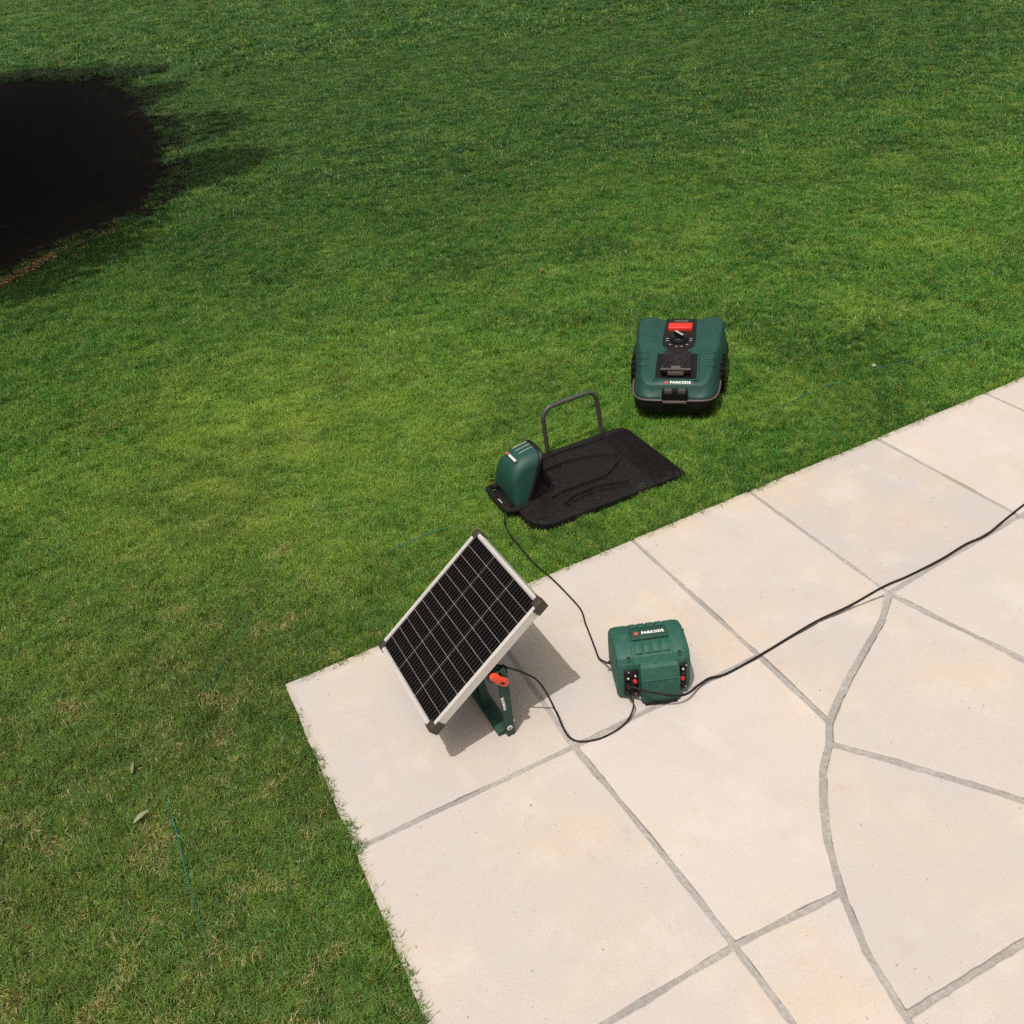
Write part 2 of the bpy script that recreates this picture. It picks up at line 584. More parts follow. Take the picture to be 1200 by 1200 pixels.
def leaf_mat(name, a, bcol):
    m, nt, b = new_mat(name)
    N, L = nt.nodes, nt.links
    at = N.new('ShaderNodeAttribute'); at.attribute_name = 'rnd'
    mx = N.new('ShaderNodeMix'); mx.data_type = 'RGBA'
    mx.inputs['A'].default_value = a; mx.inputs['B'].default_value = bcol
    L.new(at.outputs['Fac'], mx.inputs['Factor'])
    L.new(mx.outputs['Result'], b.inputs['Base Color'])
    b.inputs['Roughness'].default_value = .6
    return m


MAT['leaf'] = leaf_mat('tree_leaves', (.02, .05, .012, 1), (.05, .09, .02, 1))
MAT['dead_leaf'] = leaf_mat('dead_leaves', (.13, .07, .03, 1), (.30, .19, .08, 1))
MAT['dry_leaf'] = leaf_mat('dry_pale_leaf', (.15, .17, .09, 1), (.22, .23, .14, 1))

# ================================================================== THE SETTING
EX0, EY = 0.07, 2.14      # patio corner

# lawn sheet out to the horizon
lawn = mesh_obj('lawn', [(-250, -250, -.02), (250, -250, -.02), (250, 250, -.02), (-250, 250, -.02)], [(0, 1, 2, 3)], MAT['lawn'])
tag(lawn, 'soil and thatch of the mown lawn under the grass', kind='structure')

# patio bed
bm = bmesh.new()
add_prism(bm, [(EX0 + .012, -1.2), (6.0, -1.2), (6.0, EY - .012), (EX0 + .012, EY - .012)], -.05, -.011)
patio = bm_obj('patio', bm, MAT['mortar'], smooth=False)
tag(patio, 'grey mortar bed between the pale stone slabs of the patio', kind='structure')


NARROW = {}


def slab(poly, gap=.0068, gaps=None):
    """poly: joint centre lines, ccw"""
    n = len(poly)
    area = sum(poly[i][0] * poly[(i + 1) % n][1] - poly[(i + 1) % n][0] * poly[i][1] for i in range(n))
    if area < 0: poly = poly[::-1]
    # edge ring with small unevenness
    ins = []
    def egap(a, b_):
        for (u, v), g in NARROW.items():
            if {u, v} == {a, b_}: return g
        return gap
    for i in range(n):
        p0, p1, p2 = poly[i - 1], poly[i], poly[(i + 1) % n]
        a = Vector((p1[0] - p0[0], p1[1] - p0[1])).normalized()
        b_ = Vector((p2[0] - p1[0], p2[1] - p1[1])).normalized()
        na, nb = Vector((-a.y, a.x)), Vector((-b_.y, b_.x))
        ga, gb = egap(p0, p1), egap(p1, p2)
        det = na.x * nb.y - na.y * nb.x
        if abs(det) < .12:
            m = (na * ga + nb * gb) * .5
        else:
            m = Vector(((ga * nb.y - gb * na.y) / det, (gb * na.x - ga * nb.x) / det))
        ins.append(Vector((p1[0] + m.x, p1[1] + m.y, 0)))
    # free lawn edges are not inset
    for v in ins:
        if abs(v.y - (EY - gap)) < .0065: v.y = EY
        if abs(v.x - (EX0 + gap)) < .0045: v.x = EX0
    ring = []
    for i in range(n):
        a, b_ = ins[i], ins[(i + 1) % n]
        L_ = (b_ - a).length
        k = max(1, int(L_ / .02))
        d = (b_ - a).normalized()
        nn = Vector((-d.y, d.x, 0))
        for j in range(k):
            p = a + (b_ - a) * (j / k)
            if j: p = p + nn * (noise.noise(p * 9) * .0035 + noise.noise(p * 55) * .0024)
            elif True:
                # softly worn corner
                prev = (ins[i - 1] - a).normalized()
                ring.append(a + prev * .006); ring.append(a + (d + prev) * .0016); p = a + d * .006
            ring.append(p)
    pts = [(p.x, p.y) for p in ring]
    bm = bmesh.new()
    add_prism(bm, pts, -.045, random.uniform(-.0012, .0012), bev=.0035)
    bmesh.ops.triangulate(bm, faces=[f for f in bm.faces if len(f.verts) > 4])
    o = bm_obj('paving_slab', bm, MAT['stone'], patio, smooth=True, angle=20)
    return o


E_ = [(.07, EY), (.74, EY), (1.378, EY), (1.91, EY), (2.56, EY), (3.18, EY), (3.82, EY), (4.45, EY), (5.1, EY)]
R0_, R1_, R2_, R3_, R4_ = (.07, 1.46), (.724, 1.447), (1.379, 1.446), (1.905, 1.44), (2.57, 1.488)
R5_, R6_, R7_, R8_ = (3.18, 1.50), (3.82, 1.50), (4.45, 1.5), (5.1, 1.5)
RM = (2.156, 1.461)
CV = [(1.79, 1.36), (1.70, 1.316), (1.54, 1.238), (1.45, 1.19)]
T_ = (1.373, 1.143)
U = [(1.321, 1.088), (1.405, .979), (1.493, .857), (1.576, .739), (1.66, .60), (1.72, .45)]
W_ = [(1.25, 1.035), (1.18, .96), (1.107, .866), (1.04, .75), (.985, .62), (.955, .48), (.94, .32), (.94, .1)]
S_ = [(1.94, 1.276), (1.992, 1.075), (2.03, .85), (2.05, .6)]
D0_, D1_ = (.07, .78), (.748, .775)
RN = (1.65, 1.461)
NARROW[(R2_, RN)] = .0022
NARROW[(RN, R3_)] = .0028
# joint widths vary: the curved run of crazy paving has the widest mortar
slab([E_[0], R0_, R1_, E_[1]])
slab([E_[1], R1_, R2_, E_[2]])
slab([E_[2], R2_, RN, R3_, E_[3]])
slab([E_[3], R3_, RM, R4_, E_[4]])
slab([E_[4], R4_, R5_, E_[5]])
slab([E_[5], R5_, R6_, E_[6]])
slab([E_[6], R6_, R7_, E_[7]])
slab([E_[7], R7_, R8_, E_[8]])
slab([R0_, D0_, D1_, (.742, 1.09), R1_])
slab([R1_, (.742, 1.09), D1_, W_[3], W_[2], W_[1], W_[0], U[0], T_, R2_], gap=.0085)
slab([R2_, T_, CV[3], CV[2], CV[1], CV[0], R3_, RN], gap=.009)
slab([T_, U[0], U[1], U[2], U[3], U[4], S_[3], S_[2], S_[1], S_[0], R3_, CV[0], CV[1], CV[2], CV[3]], gap=.0105)
slab([U[0], W_[0], W_[1], W_[2], W_[3], W_[4], W_[5], U[5], U[4], U[3], U[2], U[1]], gap=.0098)
slab([R3_, S_[0], S_[1], S_[2], S_[3], (2.68, .62), (2.66, 1.0), R4_, RM], gap=.0085)
slab([R4_, (2.66, 1.0), (2.68, .62), (3.4, .58), (3.2, 1.1), R5_])
slab([R5_, (3.2, 1.1), (3.4, .58), (4.1, .6), (3.9, 1.1), R6_])
slab([D0_, (.07, .10), (.745, .10), D1_])
slab([D1_, (.745, .10), W_[7], W_[6], W_[5], W_[4], W_[3]])
slab([W_[5], W_[6], W_[7], (1.75, .1), U[5]])
slab([U[5], (1.75, .1), (2.5, .08), S_[3], U[4]])
slab([(2.5, .08), (3.3, .08), (3.4, .58), (2.68, .62), S_[3]])
for x0, x1 in ((.07, .745), (.745, 1.4), (1.4, 2.05), (2.05, 2.7)):
    slab([(x0, .085 if x0 > 1.5 else .10), (x0, -.55), (x1, -.55), (x1, .08 if x1 > 1.5 else .10)])

# pointing: strips of mortar laid in the gaps, leaving a fine crack along one side
JN = [0]


def joint(path, half=.0068, off=.0016):
    p = [(-0.0, 0)] and []
    for i in range(len(path) - 1):
        a, b_ = Vector(path[i]), Vector(path[i + 1])
        k = max(1, int((b_ - a).length / .02))
        p += [a + (b_ - a) * j / k for j in range(k)]
    p.append(Vector(path[-1]))
    z = -.0018 - .00012 * (JN[0] % 12)
    JN[0] += 1
    V, F = [], []
    for i, q in enumerate(p):
        t = (p[min(len(p) - 1, i + 1)] - p[max(0, i - 1)]).normalized()
        n_ = Vector((-t.y, t.x))
        w1 = -half - .004
        w2 = half + .0035 - off * 2.4 + .0022 * noise.noise(Vector((q.x * 40, q.y * 40, 7))) + .004 * noise.noise(Vector((q.x * 4, q.y * 4, 2)))
        for w, zz in ((w1, z - .009), (w1, z), (0, z - .0006 + .0015 * noise.noise(Vector((q.x * 30, q.y * 30, 1)))), (w2, z), (w2, z - .009)):
            V.append((q.x + n_.x * w, q.y + n_.y * w, zz))
    for i in range(len(p) - 1):
        for k in range(4):
            a = i * 5 + k
            F.append((a, a + 5, a + 6, a + 1))
    return mesh_obj('mortar_joint', V, F, MAT['mortar'], patio, False)


joint([(E_[1][0], EY - .004), R1_, (.742, 1.09), D1_, (.745, .10), (.745, -.55)])
joint([(E_[2][0], EY - .004), R2_, T_])
for e_, r_ in ((3, R3_), (4, R4_), (5, R5_), (6, R6_), (7, R7_)):
    joint([(E_[e_][0], EY - .004), r_])
joint([(.074, 1.46), R1_, R2_])
joint([R3_, RM, R4_, R5_, R6_, R7_, R8_])
joint([R3_] + CV + [T_], .0103)
joint([T_, U[0]] + W_, .0095)
joint(U, .0098)
joint([R3_] + S_, .009)
joint([(.074, .78), D1_, W_[3]])
joint([R4_, (2.66, 1.0), (2.68, .62), (2.5, .08)])
joint([R5_, (3.2, 1.1), (3.4, .58)])

# near-black sheet put in for the tree's deep shade, litter along its edge
shade_out = [(-4.5, 6.2), (-1.6, 6.55), (-.62, 7.15), (-.35, 7.45), (.02, 7.72), (.42, 7.98), (.78, 8.3), (.98, 8.8),
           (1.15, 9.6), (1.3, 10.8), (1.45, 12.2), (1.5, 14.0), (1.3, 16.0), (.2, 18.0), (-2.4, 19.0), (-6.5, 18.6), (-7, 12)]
shade_ring = [(p.x, p.y) for p in spline([(a, b_, 0) for a, b_ in shade_out] + [(shade_out[0][0], shade_out[0][1], 0)], 6)[:-1]]
shade_ring = [(x + noise.noise(Vector((x * 4, y * 4, 1))) * .07, y + noise.noise(Vector((x * 4, y * 4, 9))) * .07) for x, y in shade_ring]
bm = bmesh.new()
add_prism(bm, shade_ring, -.03, -.006)
bed = bm_obj('shade_sheet', bm, MAT['soil'], smooth=False)
tag(bed, 'near-black sheet standing in for deep tree shade on the lawn', kind='structure')


def in_poly(x, y, poly):
    inside = np.zeros(len(x), bool)
    n = len(poly)
    for i in range(n):
        x0, y0 = poly[i]; x1, y1 = poly[(i + 1) % n]
        c = ((y0 > y) != (y1 > y)) & (x < (x1 - x0) * (y - y0) / ((y1 - y0) or 1e-9) + x0)
        inside ^= c
    return inside


# ------------------------------------------------------------------ grass
PLATE = (1.085, 1.79, 2.35, 2.81)      # docking plate footprint
MOW_C, MOW_X = Vector((2.19, 2.98)), Vector((.777, -.63)).normalized()
MOW_Y = Vector((-MOW_X.y, MOW_X.x))


def tuft(name, blades, rad, h, w, seed):
    rg = random.Random(seed)
    V, F, A_ = [], [], []
    for i in range(blades):
        a = rg.uniform(0, 2 * math.pi); rr = rad * math.sqrt(rg.random())
        bx, by = rr * math.cos(a), rr * math.sin(a)
        hh = h * rg.uniform(.55, 1.15)
        d = rg.uniform(0, 2 * math.pi)
        lean = hh * rg.uniform(.2, 1.05)
        ww = w * rg.uniform(.7, 1.3)
        # blade plane roughly across its lean
        px, py = -math.sin(d + rg.uniform(-.7, .7)), math.cos(d + rg.uniform(-.7, .7))
        dx, dy = math.cos(d), math.sin(d)
        k = len(V)
        z1, z2 = hh * .55, hh * (.95 - .45 * (lean / hh) ** 2)
        V += [(bx - px * ww / 2, by - py * ww / 2, 0), (bx + px * ww / 2, by + py * ww / 2, 0),
              (bx + dx * lean * .35 - px * ww / 2, by + dy * lean * .35 - py * ww / 2, z1),
              (bx + dx * lean * .35 + px * ww / 2, by + dy * lean * .35 + py * ww / 2, z1),
              (bx + dx * lean, by + dy * lean, z2)]
        F += [(k, k + 1, k + 3, k + 2), (k + 2, k + 3, k + 4)]
        A_ += [rg.random()] * 5
    me = bpy.data.meshes.new(name)
    me.from_pydata(V, [], F)
    at = me.attributes.new('rnd', 'FLOAT', 'POINT')
    at.data.foreach_set('value', A_)
    me.materials.append(MAT['grass'])
    return bpy.data.objects.new(name, me)


tuft_col = bpy.data.collections.new('grass_tufts')
NT = 8
for i in range(NT):
    tuft_col.objects.link(tuft('grass_tuft', 56, .024, .034, .0017, 100 + i))

P, RZ, SC = [], [], []
right_n, up_n, fw_n = (np.array(v) for v in (right, up, fw))
for (d0, d1, s, sc, zs) in ((0, 4.6, .0190, 1.0, 1.08), (4.6, 8, .030, 1.4, 1.12), (8, 16, .058, 2.5, 1.3), (16, 60, .16, 6.5, 2.2)):
    m_ = min(d1, 46)
    xs = np.arange(-3 if d1 < 16 else -6, min(14, m_) if d1 < 16 else 26, s)
    ys = np.arange(.1 if d0 == 0 else 0, m_, s)
    gx, gy = np.meshgrid(xs, ys)
    gx = gx.ravel(); gy = gy.ravel()
    gx = gx + rng.uniform(-.6, .6, gx.size) * s
    gy = gy + rng.uniform(-.6, .6, gy.size) * s
    d = np.sqrt(gx ** 2 + gy ** 2 + 4)
    d = d * (1 + .10 * rng.uniform(-1, 1, d.size))
    k = (d >= d0) & (d < d1)
    mgn = -.002 if sc == 1 else .004 * sc
    if sc == 1:
        mgn = np.array([-.001 - .012 * max(-.3, noise.noise(Vector((a * 2.3, b_ * 2.3, 4))) + .12 * noise.noise(Vector((a * 14, b_ * 14, 4)))) for a, b_ in zip(gx, gy)])
    k &= (gx < EX0 - mgn) | (gy > EY + mgn)
    gx, gy = gx[k], gy[k]
    # in view, with a margin for a step to the side
    v = np.stack([gx, gy, np.full(gx.size, -CAM_H)], 1)
    zc = v @ fw_n
    px = 600 + FPX * 1200 * (v @ right_n) / np.maximum(zc, .01)
    py = 600 - FPX * 1200 * (v @ up_n) / np.maximum(zc, .01)
    k = (zc > .1) & (px > -170) & (px < 1370) & (py > -60) & (py < 1370)
    k &= ~((gx > PLATE[0] + .01) & (gx < PLATE[1] - .006) & (gy > PLATE[2] + .022) & (gy < PLATE[3] + .004))
    # thin where the mower stands
    lx = (gx - MOW_C.x) * MOW_X.x + (gy - MOW_C.y) * MOW_X.y
    ly = (gx - MOW_C.x) * MOW_Y.x + (gy - MOW_C.y) * MOW_Y.y
    k &= ~((abs(lx) < .15) & (abs(ly) < .26))
    inb = in_poly(gx, gy, shade_ring)
    deep_in = in_poly(gx + .12, gy - .18, shade_ring) & in_poly(gx + .3, gy, shade_ring) & in_poly(gx, gy - .28, shade_ring)
    k &= ~inb | (~deep_in & (rng.random(gx.size) < .5))
    gx, gy = gx[k], gy[k]
    # ragged clump size
    nzv = np.array([noise.noise(Vector((a * 7, b_ * 7, 3))) for a, b_ in zip(gx, gy)])
    near_edge = ((np.abs(gy - EY) < .05) & (gx > EX0)) | ((np.abs(gx - EX0) < .05) & (gy < EY))
    nz2 = np.array([noise.noise(Vector((a * 26, b_ * 26, 8))) for a, b_ in zip(gx, gy)])
    hz = zs * (.86 + .45 * nzv + .55 * nz2) * rng.uniform(.8, 1.2, gx.size) * np.where(near_edge, 1.12, 1)
    P.append(np.stack([gx, gy, np.full(gx.size, -.021)], 1))
    RZ.append(np.stack([rng.uniform(-.15, .15, gx.size), rng.uniform(-.15, .15, gx.size), rng.uniform(0, 6.283, gx.size)], 1))
    SC.append(np.stack([np.full(gx.size, sc), np.full(gx.size, sc), hz], 1))
P, RZ, SC = (np.concatenate(a) for a in (P, RZ, SC))
me = bpy.data.meshes.new('grass')
me.vertices.add(len(P))
me.vertices.foreach_set('co', P.astype(np.float32).ravel())
for nm, arr in (('rot', RZ), ('scl', SC)):
    a = me.attributes.new(nm, 'FLOAT_VECTOR', 'POINT')
    a.data.foreach_set('vector', arr.astype(np.float32).ravel())
a = me.attributes.new('idx', 'INT', 'POINT')
a.data.foreach_set('value', rng.integers(0, NT, len(P)).astype(np.int32))
grass = bpy.data.objects.new('grass', me)
link(grass)
tag(grass, 'short mown green grass of the lawn, yellowed in patches', 'grass', kind='stuff')
ng = bpy.data.node_groups.new('scatter_tufts', 'GeometryNodeTree')
ng.interface.new_socket('Geometry', in_out='INPUT', socket_type='NodeSocketGeometry')
ng.interface.new_socket('Geometry', in_out='OUTPUT', socket_type='NodeSocketGeometry')
gi = ng.nodes.new('NodeGroupInput'); go = ng.nodes.new('NodeGroupOutput')
ci = ng.nodes.new('GeometryNodeCollectionInfo')
ci.inputs['Collection'].default_value = tuft_col
ci.inputs['Separate Children'].default_value = True
ci.inputs['Reset Children'].default_value = True
ip = ng.nodes.new('GeometryNodeInstanceOnPoints')
ip.inputs['Pick Instance'].default_value = True


def named(nm, t):
    n = ng.nodes.new('GeometryNodeInputNamedAttribute')
    n.data_type = t
    n.inputs['Name'].default_value = nm
    return n.outputs['Attribute']


ng.links.new(gi.outputs[0], ip.inputs['Points'])
ng.links.new(ci.outputs[0], ip.inputs['Instance'])
ng.links.new(named('idx', 'INT'), ip.inputs['Instance Index'])
e2r = ng.nodes.new('FunctionNodeEulerToRotation')
ng.links.new(named('rot', 'FLOAT_VECTOR'), e2r.inputs[0])
ng.links.new(e2r.outputs[0], ip.inputs['Rotation'])
ng.links.new(named('scl', 'FLOAT_VECTOR'), ip.inputs['Scale'])
ng.links.new(ip.outputs[0], go.inputs[0])
md = grass.modifiers.new('scatter', 'NODES')
md.node_group = ng


# ------------------------------------------------------------------ tree beside the lawn
def leaf_cloud(name, blobs, count, size, mat, parent, seed=3):
    rg = np.random.default_rng(seed)
    vol = np.array([b_[3] ** 2 for b_ in blobs]); vol = vol / vol.sum()
    V, F, A_ = [], [], []
    which = rg.choice(len(blobs), count, p=vol)
    for w in which:
        cx, cy, cz, r = blobs[w]
        d = rg.normal(size=3); d /= np.linalg.norm(d)
        q = np.array([cx, cy, cz]) + d * r * rg.uniform(.35, 1.08) ** .6 * np.array([1, 1, .8])
        a = rg.normal(size=3); a /= np.linalg.norm(a)
        b_ = np.cross(a, rg.normal(size=3)); b_ /= np.linalg.norm(b_)
        s = size * rg.uniform(.6, 1.3)
        k = len(V)
        V += [q - a * s, q + b_ * s * .45, q + a * s, q - b_ * s * .45]
        F.append((k, k + 1, k + 2, k + 3))
        A_ += [rg.random()] * 4
    me = bpy.data.meshes.new(name)
    me.from_pydata([tuple(v) for v in V], [], F)
    at = me.attributes.new('rnd', 'FLOAT', 'POINT')
    at.data.foreach_set('value', A_)
    me.materials.append(mat)
    o = bpy.data.objects.new(name, me)
    return link(o, parent)


tr = thing('broadleaf_tree', 'dense broadleaf tree nearest the patio, shading the lawn', 'tree', (-2.5, 8.5, -.02))
bm = bmesh.new()
add_tube(bm, spline([(0, 0, -.1), (.05, .03, .8), (.02, .1, 1.7), (.12, .05, 2.8), (.1, .1, 4.6)], 6),
         [.24 - .19 * (i / 24) for i in range(25)], 12)
for (a, z, l) in ((20, 1.5, 1.9), (95, 1.7, 1.7), (170, 1.6, 1.8), (250, 1.5, 1.9), (320, 1.9, 2.0), (60, 2.6, 1.5), (200, 2.8, 1.5), (290, 3.2, 1.2)):
    ca, sa = math.cos(R(a)), math.sin(R(a))
    p = spline([(0, .05, z), (ca * l * .5, sa * l * .5, z + .25), (ca * l, sa * l, z + .9)], 5)
    add_tube(bm, p, [.075 - .055 * i / (len(p) - 1) for i in range(len(p))], 7)
bm_obj('trunk', bm, MAT['bark'], tr)
blobs = [(0, 0, 3.7, 2.3)]
for i in range(26):
    a = i * 2.399; rr = 2.15 * math.sqrt((i + .5) / 26)
    blobs.append((rr * math.cos(a), rr * math.sin(a), 3.2 + 1.2 * math.sin(i * 1.7) + (1.6 - rr * .5), random.uniform(.7, 1.05)))
for i in range(16):
    a = i * 2.1; blobs.append((2.75 * math.cos(a), 2.75 * math.sin(a), 3.0 + .8 * math.sin(i * 2.7), .55))
leaf_cloud('crown', blobs, 36000, .085, MAT['leaf'], tr)

def copy_thing(root, loc, rz, label):
    r_ = root.copy(); col.objects.link(r_); r_.location = loc; r_.rotation_euler = (0, 0, rz); r_['label'] = label
    for ch in root.children:
        c_ = ch.copy(); col.objects.link(c_); c_.parent = r_
    return r_


tr['group'] = 'broadleaf trees over the soil bed'  # the bed here is the near-black sheet put in for shade
copy_thing(tr, (-2.2, 10.9, -.02), 1.1, 'second dense broadleaf tree counting from the patio, unseen, added for shade')  # unseen copies, added to deepen and widen the shade
copy_thing(tr, (-2.3, 13.4, -.02), 2.2, 'third dense broadleaf tree counting from the patio, unseen, added for shade')
copy_thing(tr, (-2.2, 16.2, -.02), 4.0, 'farthest dense broadleaf tree, unseen, added for shade')

# ================================================================== ROBOT MOWER
ang = math.atan2(MOW_X.y, MOW_X.x)
mow = thing('robot_mower', 'green robot lawn mower with red stop button standing on the grass', 'robot mower', (MOW_C.x, MOW_C.y, 0.0), ang)


def interp(x, xs, ys):
    return float(np.interp(x, xs, ys))


def mz(x, y):
    """height of the green cover's top"""
    z = interp(y, [-.31, -.295, -.27, -.22, -.1, 0, .12, .2, .255, .29], [.150, .158, .168, .182, .206, .218, .224, .223, .216, .205])
    ax = abs(x)
    # raised wheel arches at the rear, blending forward
    h = max(0, min(1, (ax - .085) / .045)); h = h * h * (3 - 2 * h)
    k = max(0, min(1, (y + .05) / .12)); k = k * k * (3 - 2 * k)
    z += .015 * h * k
    # gentle dish around the middle of the deck
    z -= .006 * math.exp(-((ax - .11) / .03) ** 2) * (1 - k)
    return z


def half_w(y):
    return interp(y, [-.31, -.2, -.1, 0, .1, .2, .29], [.178, .183, .187, .208, .214, .217, .215])


def mow_outline_raw(ins, n=1600):
    """outline of the cover with rounded corners, inset by ins"""
    out = []
    y0, y1 = -.312 + ins, .288 - ins
    for i in range(n):
        t = 2 * math.pi * i / n
        c, s = math.cos(t), math.sin(t)
        e = .30 if s < 0 else .155
        ux = math.copysign(abs(c) ** e, c); uy = math.copysign(abs(s) ** e, s)
        y = (y0 + y1) / 2 + uy * (y1 - y0) / 2
        out.append((ux * (half_w(y) - ins), y))
    return out


def mow_outline(ins, m=168):
    raw = mow_outline_raw(ins)
    d = [0.0]
    for i in range(len(raw)):
        a, b_ = raw[i], raw[(i + 1) % len(raw)]
        d.append(d[-1] + math.hypot(b_[0] - a[0], b_[1] - a[1]))
    raw = raw + [raw[0]]
    t = np.linspace(0, d[-1], m, endpoint=False)
    return list(zip(np.interp(t, d, [p[0] for p in raw]).tolist(), np.interp(t, d, [p[1] for p in raw]).tolist()))


# cover: skirt rings rising from the lip, a ledge, then the deck
bm = bmesh.new()
rings = []
prof = [(.004, None, .104), (.000, None, .106), (.001, None, .112), (.005, None, .120), (.017, -.024, 0), (.022, -.0165, 0), (.0245, -.0125, 0), (.0275, -.004, 0), (.033, -.0010, 0), (.045, 0, 0)]
for ins, off, zz in prof:
    r_ = []
    for (x, y) in mow_outline(ins):
        if off is None:
            f = interp(y, [-.3, .28], [0, 1])
            z = zz + f * (.10 if zz > .12 else .0) * .75 - (.0 if zz > .12 else .02 * f)
            z = min(z, mz(x, y) - .032)
        else:
            z = mz(x, y) + off
        r_.append(bm.verts.new((x, y, z)))
    rings.append(r_)
base_o = mow_outline(.045)
for s in (.93, .84, .74, .63, .52, .4, .28, .16, .06):
    rings.append([bm.verts.new((x * s, (y + .012) * s - .012, mz(x * s, (y + .012) * s - .012))) for x, y in base_o])
for a, b_ in zip(rings, rings[1:]):
    for i in range(len(a)):
        j = (i + 1) % len(a)
        bm.faces.new((a[i], a[j], b_[j], b_[i]))
bm.faces.new(rings[-1])
bm_obj('cover', bm, MAT['green'], mow, angle=60)

# black chassis and lip under the cover
bm = bmesh.new()
o1 = [(x * 1.0, y * .992) for x, y in mow_outline(-.001)]
o2 = mow_outline(-.004)
o3 = mow_outline(.010)
rr = []
for o_, z in ((o3, .030), (o1, .042), (o2, .078), (o2, .098), (o1, .106), (o3, .108)):
    rr.append([bm.verts.new((x, y, z)) for x, y in o_])
for a, b_ in zip(rr, rr[1:]):
    for i in range(len(a)):
        j = (i + 1) % len(a)
        bm.faces.new((a[i], a[j], b_[j], b_[i]))
bm.faces.new(rr[0][::-1]); bm.faces.new(rr[-1])
bm_obj('chassis', bm, MAT['black'], mow, angle=60)
# front rim of the black bumper; its grey is the highlight put into colour
fr = [(x, y, .101) for x, y in mow_outline(-.0055) if y < -.13 ]
fr.sort(key=lambda p: math.atan2(p[1], p[0]))
tube('bumper_rim', fr, .0042, MAT['grey_plastic'], mow, 8)
# skirt bristles / lower bumper ribs
for sx in (-1, 1):
    w = thing_w = None
    bm = bmesh.new()
    add_tube(bm, [(sx * .175, .0, .076), (sx * .185, .0, .076), (sx * .206, .0, .076), (sx * .210, .0, .076)], [.074, .078, .078, .072], 28)
    wh = bm_obj('wheel', bm, MAT['rubber'], mow)
    bm = bmesh.new()
    for k in range(20):
        a = 2 * math.pi * k / 20
        m4 = Matrix.Translation((sx * .193, .0, .076)) @ Matrix.Rotation(a, 4, 'X') @ Matrix.Translation((0, 0, .079))
        add_box(bm, -.015, .015, -.005, .005, -.004, .004, bev=.001, seg=1, mat=m4)
    tag(bm_obj('tread', bm, MAT['rubber'], wh), kind='stuff')
    cyl('rim', (sx * .2095, .0, .076), (sx, 0, 0), .04, .004, MAT['grey_plastic'], wh)
for sx in (-1, 1):
    cyl('caster', (sx * .10 - .012, -.23, .028), (1, 0, 0), .035, .024, MAT['black'], mow)

# control panel at the back of the deck
def drape(outline, lift, depth, name, mat, parent, bev=.0012):
    bm = bmesh.new()
    add_prism(bm, outline, lift - depth, lift, bev=bev, zf=lambda x, y: mz(x, y))
    bmesh.ops.triangulate(bm, faces=[f for f in bm.faces if len(f.verts) > 4])
    return bm_obj(name, bm, mat, parent)


cp_out = [(-.052, -.048), (-.02, -.056), (.02, -.056), (.052, -.048), (.070, -.02), (.075, .02), (.071, .262), (-.071, .262), (-.075, .02), (-.070, -.02)]
# dense version so that it follows the deck
def densify(o, step=.02):
    out = []
    for i in range(len(o)):
        a, b_ = Vector(o[i]), Vector(o[(i + 1) % len(o)])
        k = max(1, int((b_ - a).length / step))
        out += [tuple(a + (b_ - a) * j / k) for j in range(k)]
    return out


def strip_plate(x0f, x1f, y0, y1, lift, name, mat, parent, n=18, zfun=mz, depth=.006):
    """plate following the deck lengthwise: rows across"""
    V, F = [], []
    for i in range(n + 1):
        y = y0 + (y1 - y0) * i / n
        xa, xb = x0f(y), x1f(y)
        z = zfun(0, y) + lift
        V += [(xa - .001, y, z - depth), (xa, y, z - .001), (xa + .002, y, z), (xb - .002, y, z), (xb, y, z - .001), (xb + .001, y, z - depth)]
    for i in range(n):
        for k in range(5):
            a = i * 6 + k
            F.append((a, a + 1, a + 7, a + 6))
    F.append(tuple(range(5, -1, -1))); F.append(tuple(n * 6 + k for k in range(6)))
    return mesh_obj(name, V, F, mat, parent)


def cpw(y):
    return interp(y, [-.056, -.05, -.035, -.01, .03, .262], [.030, .048, .062, .071, .074, .070])


cpan = strip_plate(lambda y: -cpw(y), lambda y: cpw(y), -.056, .262, .003, 'control_panel', MAT['black'], mow)
# stop button
bm = bmesh.new()
zb = mz(0, .15)
add_box(bm, -.055, .055, .108, .166, zb - .01, zb + .020, bev=.006, seg=3)
bmesh.ops.transform(bm, matrix=Matrix.Translation((0, 0, 0)), verts=bm.verts)
stop = bm_obj('stop_button', bm, MAT['red'], mow)
bm = bmesh.new()
add_box(bm, -.052, .052, .134, .138, zb + .0195, zb + .021, bev=.0006, seg=1)
bm_obj('ridge', bm, MAT['red'], stop)
lettering('PARKSIDE', .062, MAT['grey_print'], mow, basis((0, .222, mz(0, .222) + .0035), (1, 0, 0), (0, 1, -.1)))
# rotary knob
zk = mz(0, .02)
kn = cyl('knob', (0, .026, zk + .001), (0, 0, 1), .040, .02, MAT['black_gloss'], mow, 32, .003, r2=.036)
m4 = Matrix.Translation((0, .026, zk + .030)) @ Matrix.Rotation(R(-52), 4, 'Z')
bm = bmesh.new(); add_box(bm, -.031, .031, -.0075, .0075, -.012, .007, bev=.003, mat=m4)
bm_obj('grip', bm, MAT['black_gloss'], kn)
bm = bmesh.new(); add_box(bm, -.029, .029, -.0048, .0048, .0065, .0085, bev=.0008, seg=1, mat=m4)
bm_obj('grip_cap', bm, MAT['grey_print'], kn)
for i, a in enumerate((170, 190, 225, 260, 285, 315, 350, 8)):
    x, y = .053 * math.cos(R(a)), .026 + .060 * math.sin(R(a))
    bm = bmesh.new()
    add_box(bm, x - .005, x + .005, y - .0022, y + .0022, mz(0, y) + .003, mz(0, y) + .0042, bev=.0004, seg=1)
    bm_obj('dial_mark', bm, MAT['grey_print'], cpan)

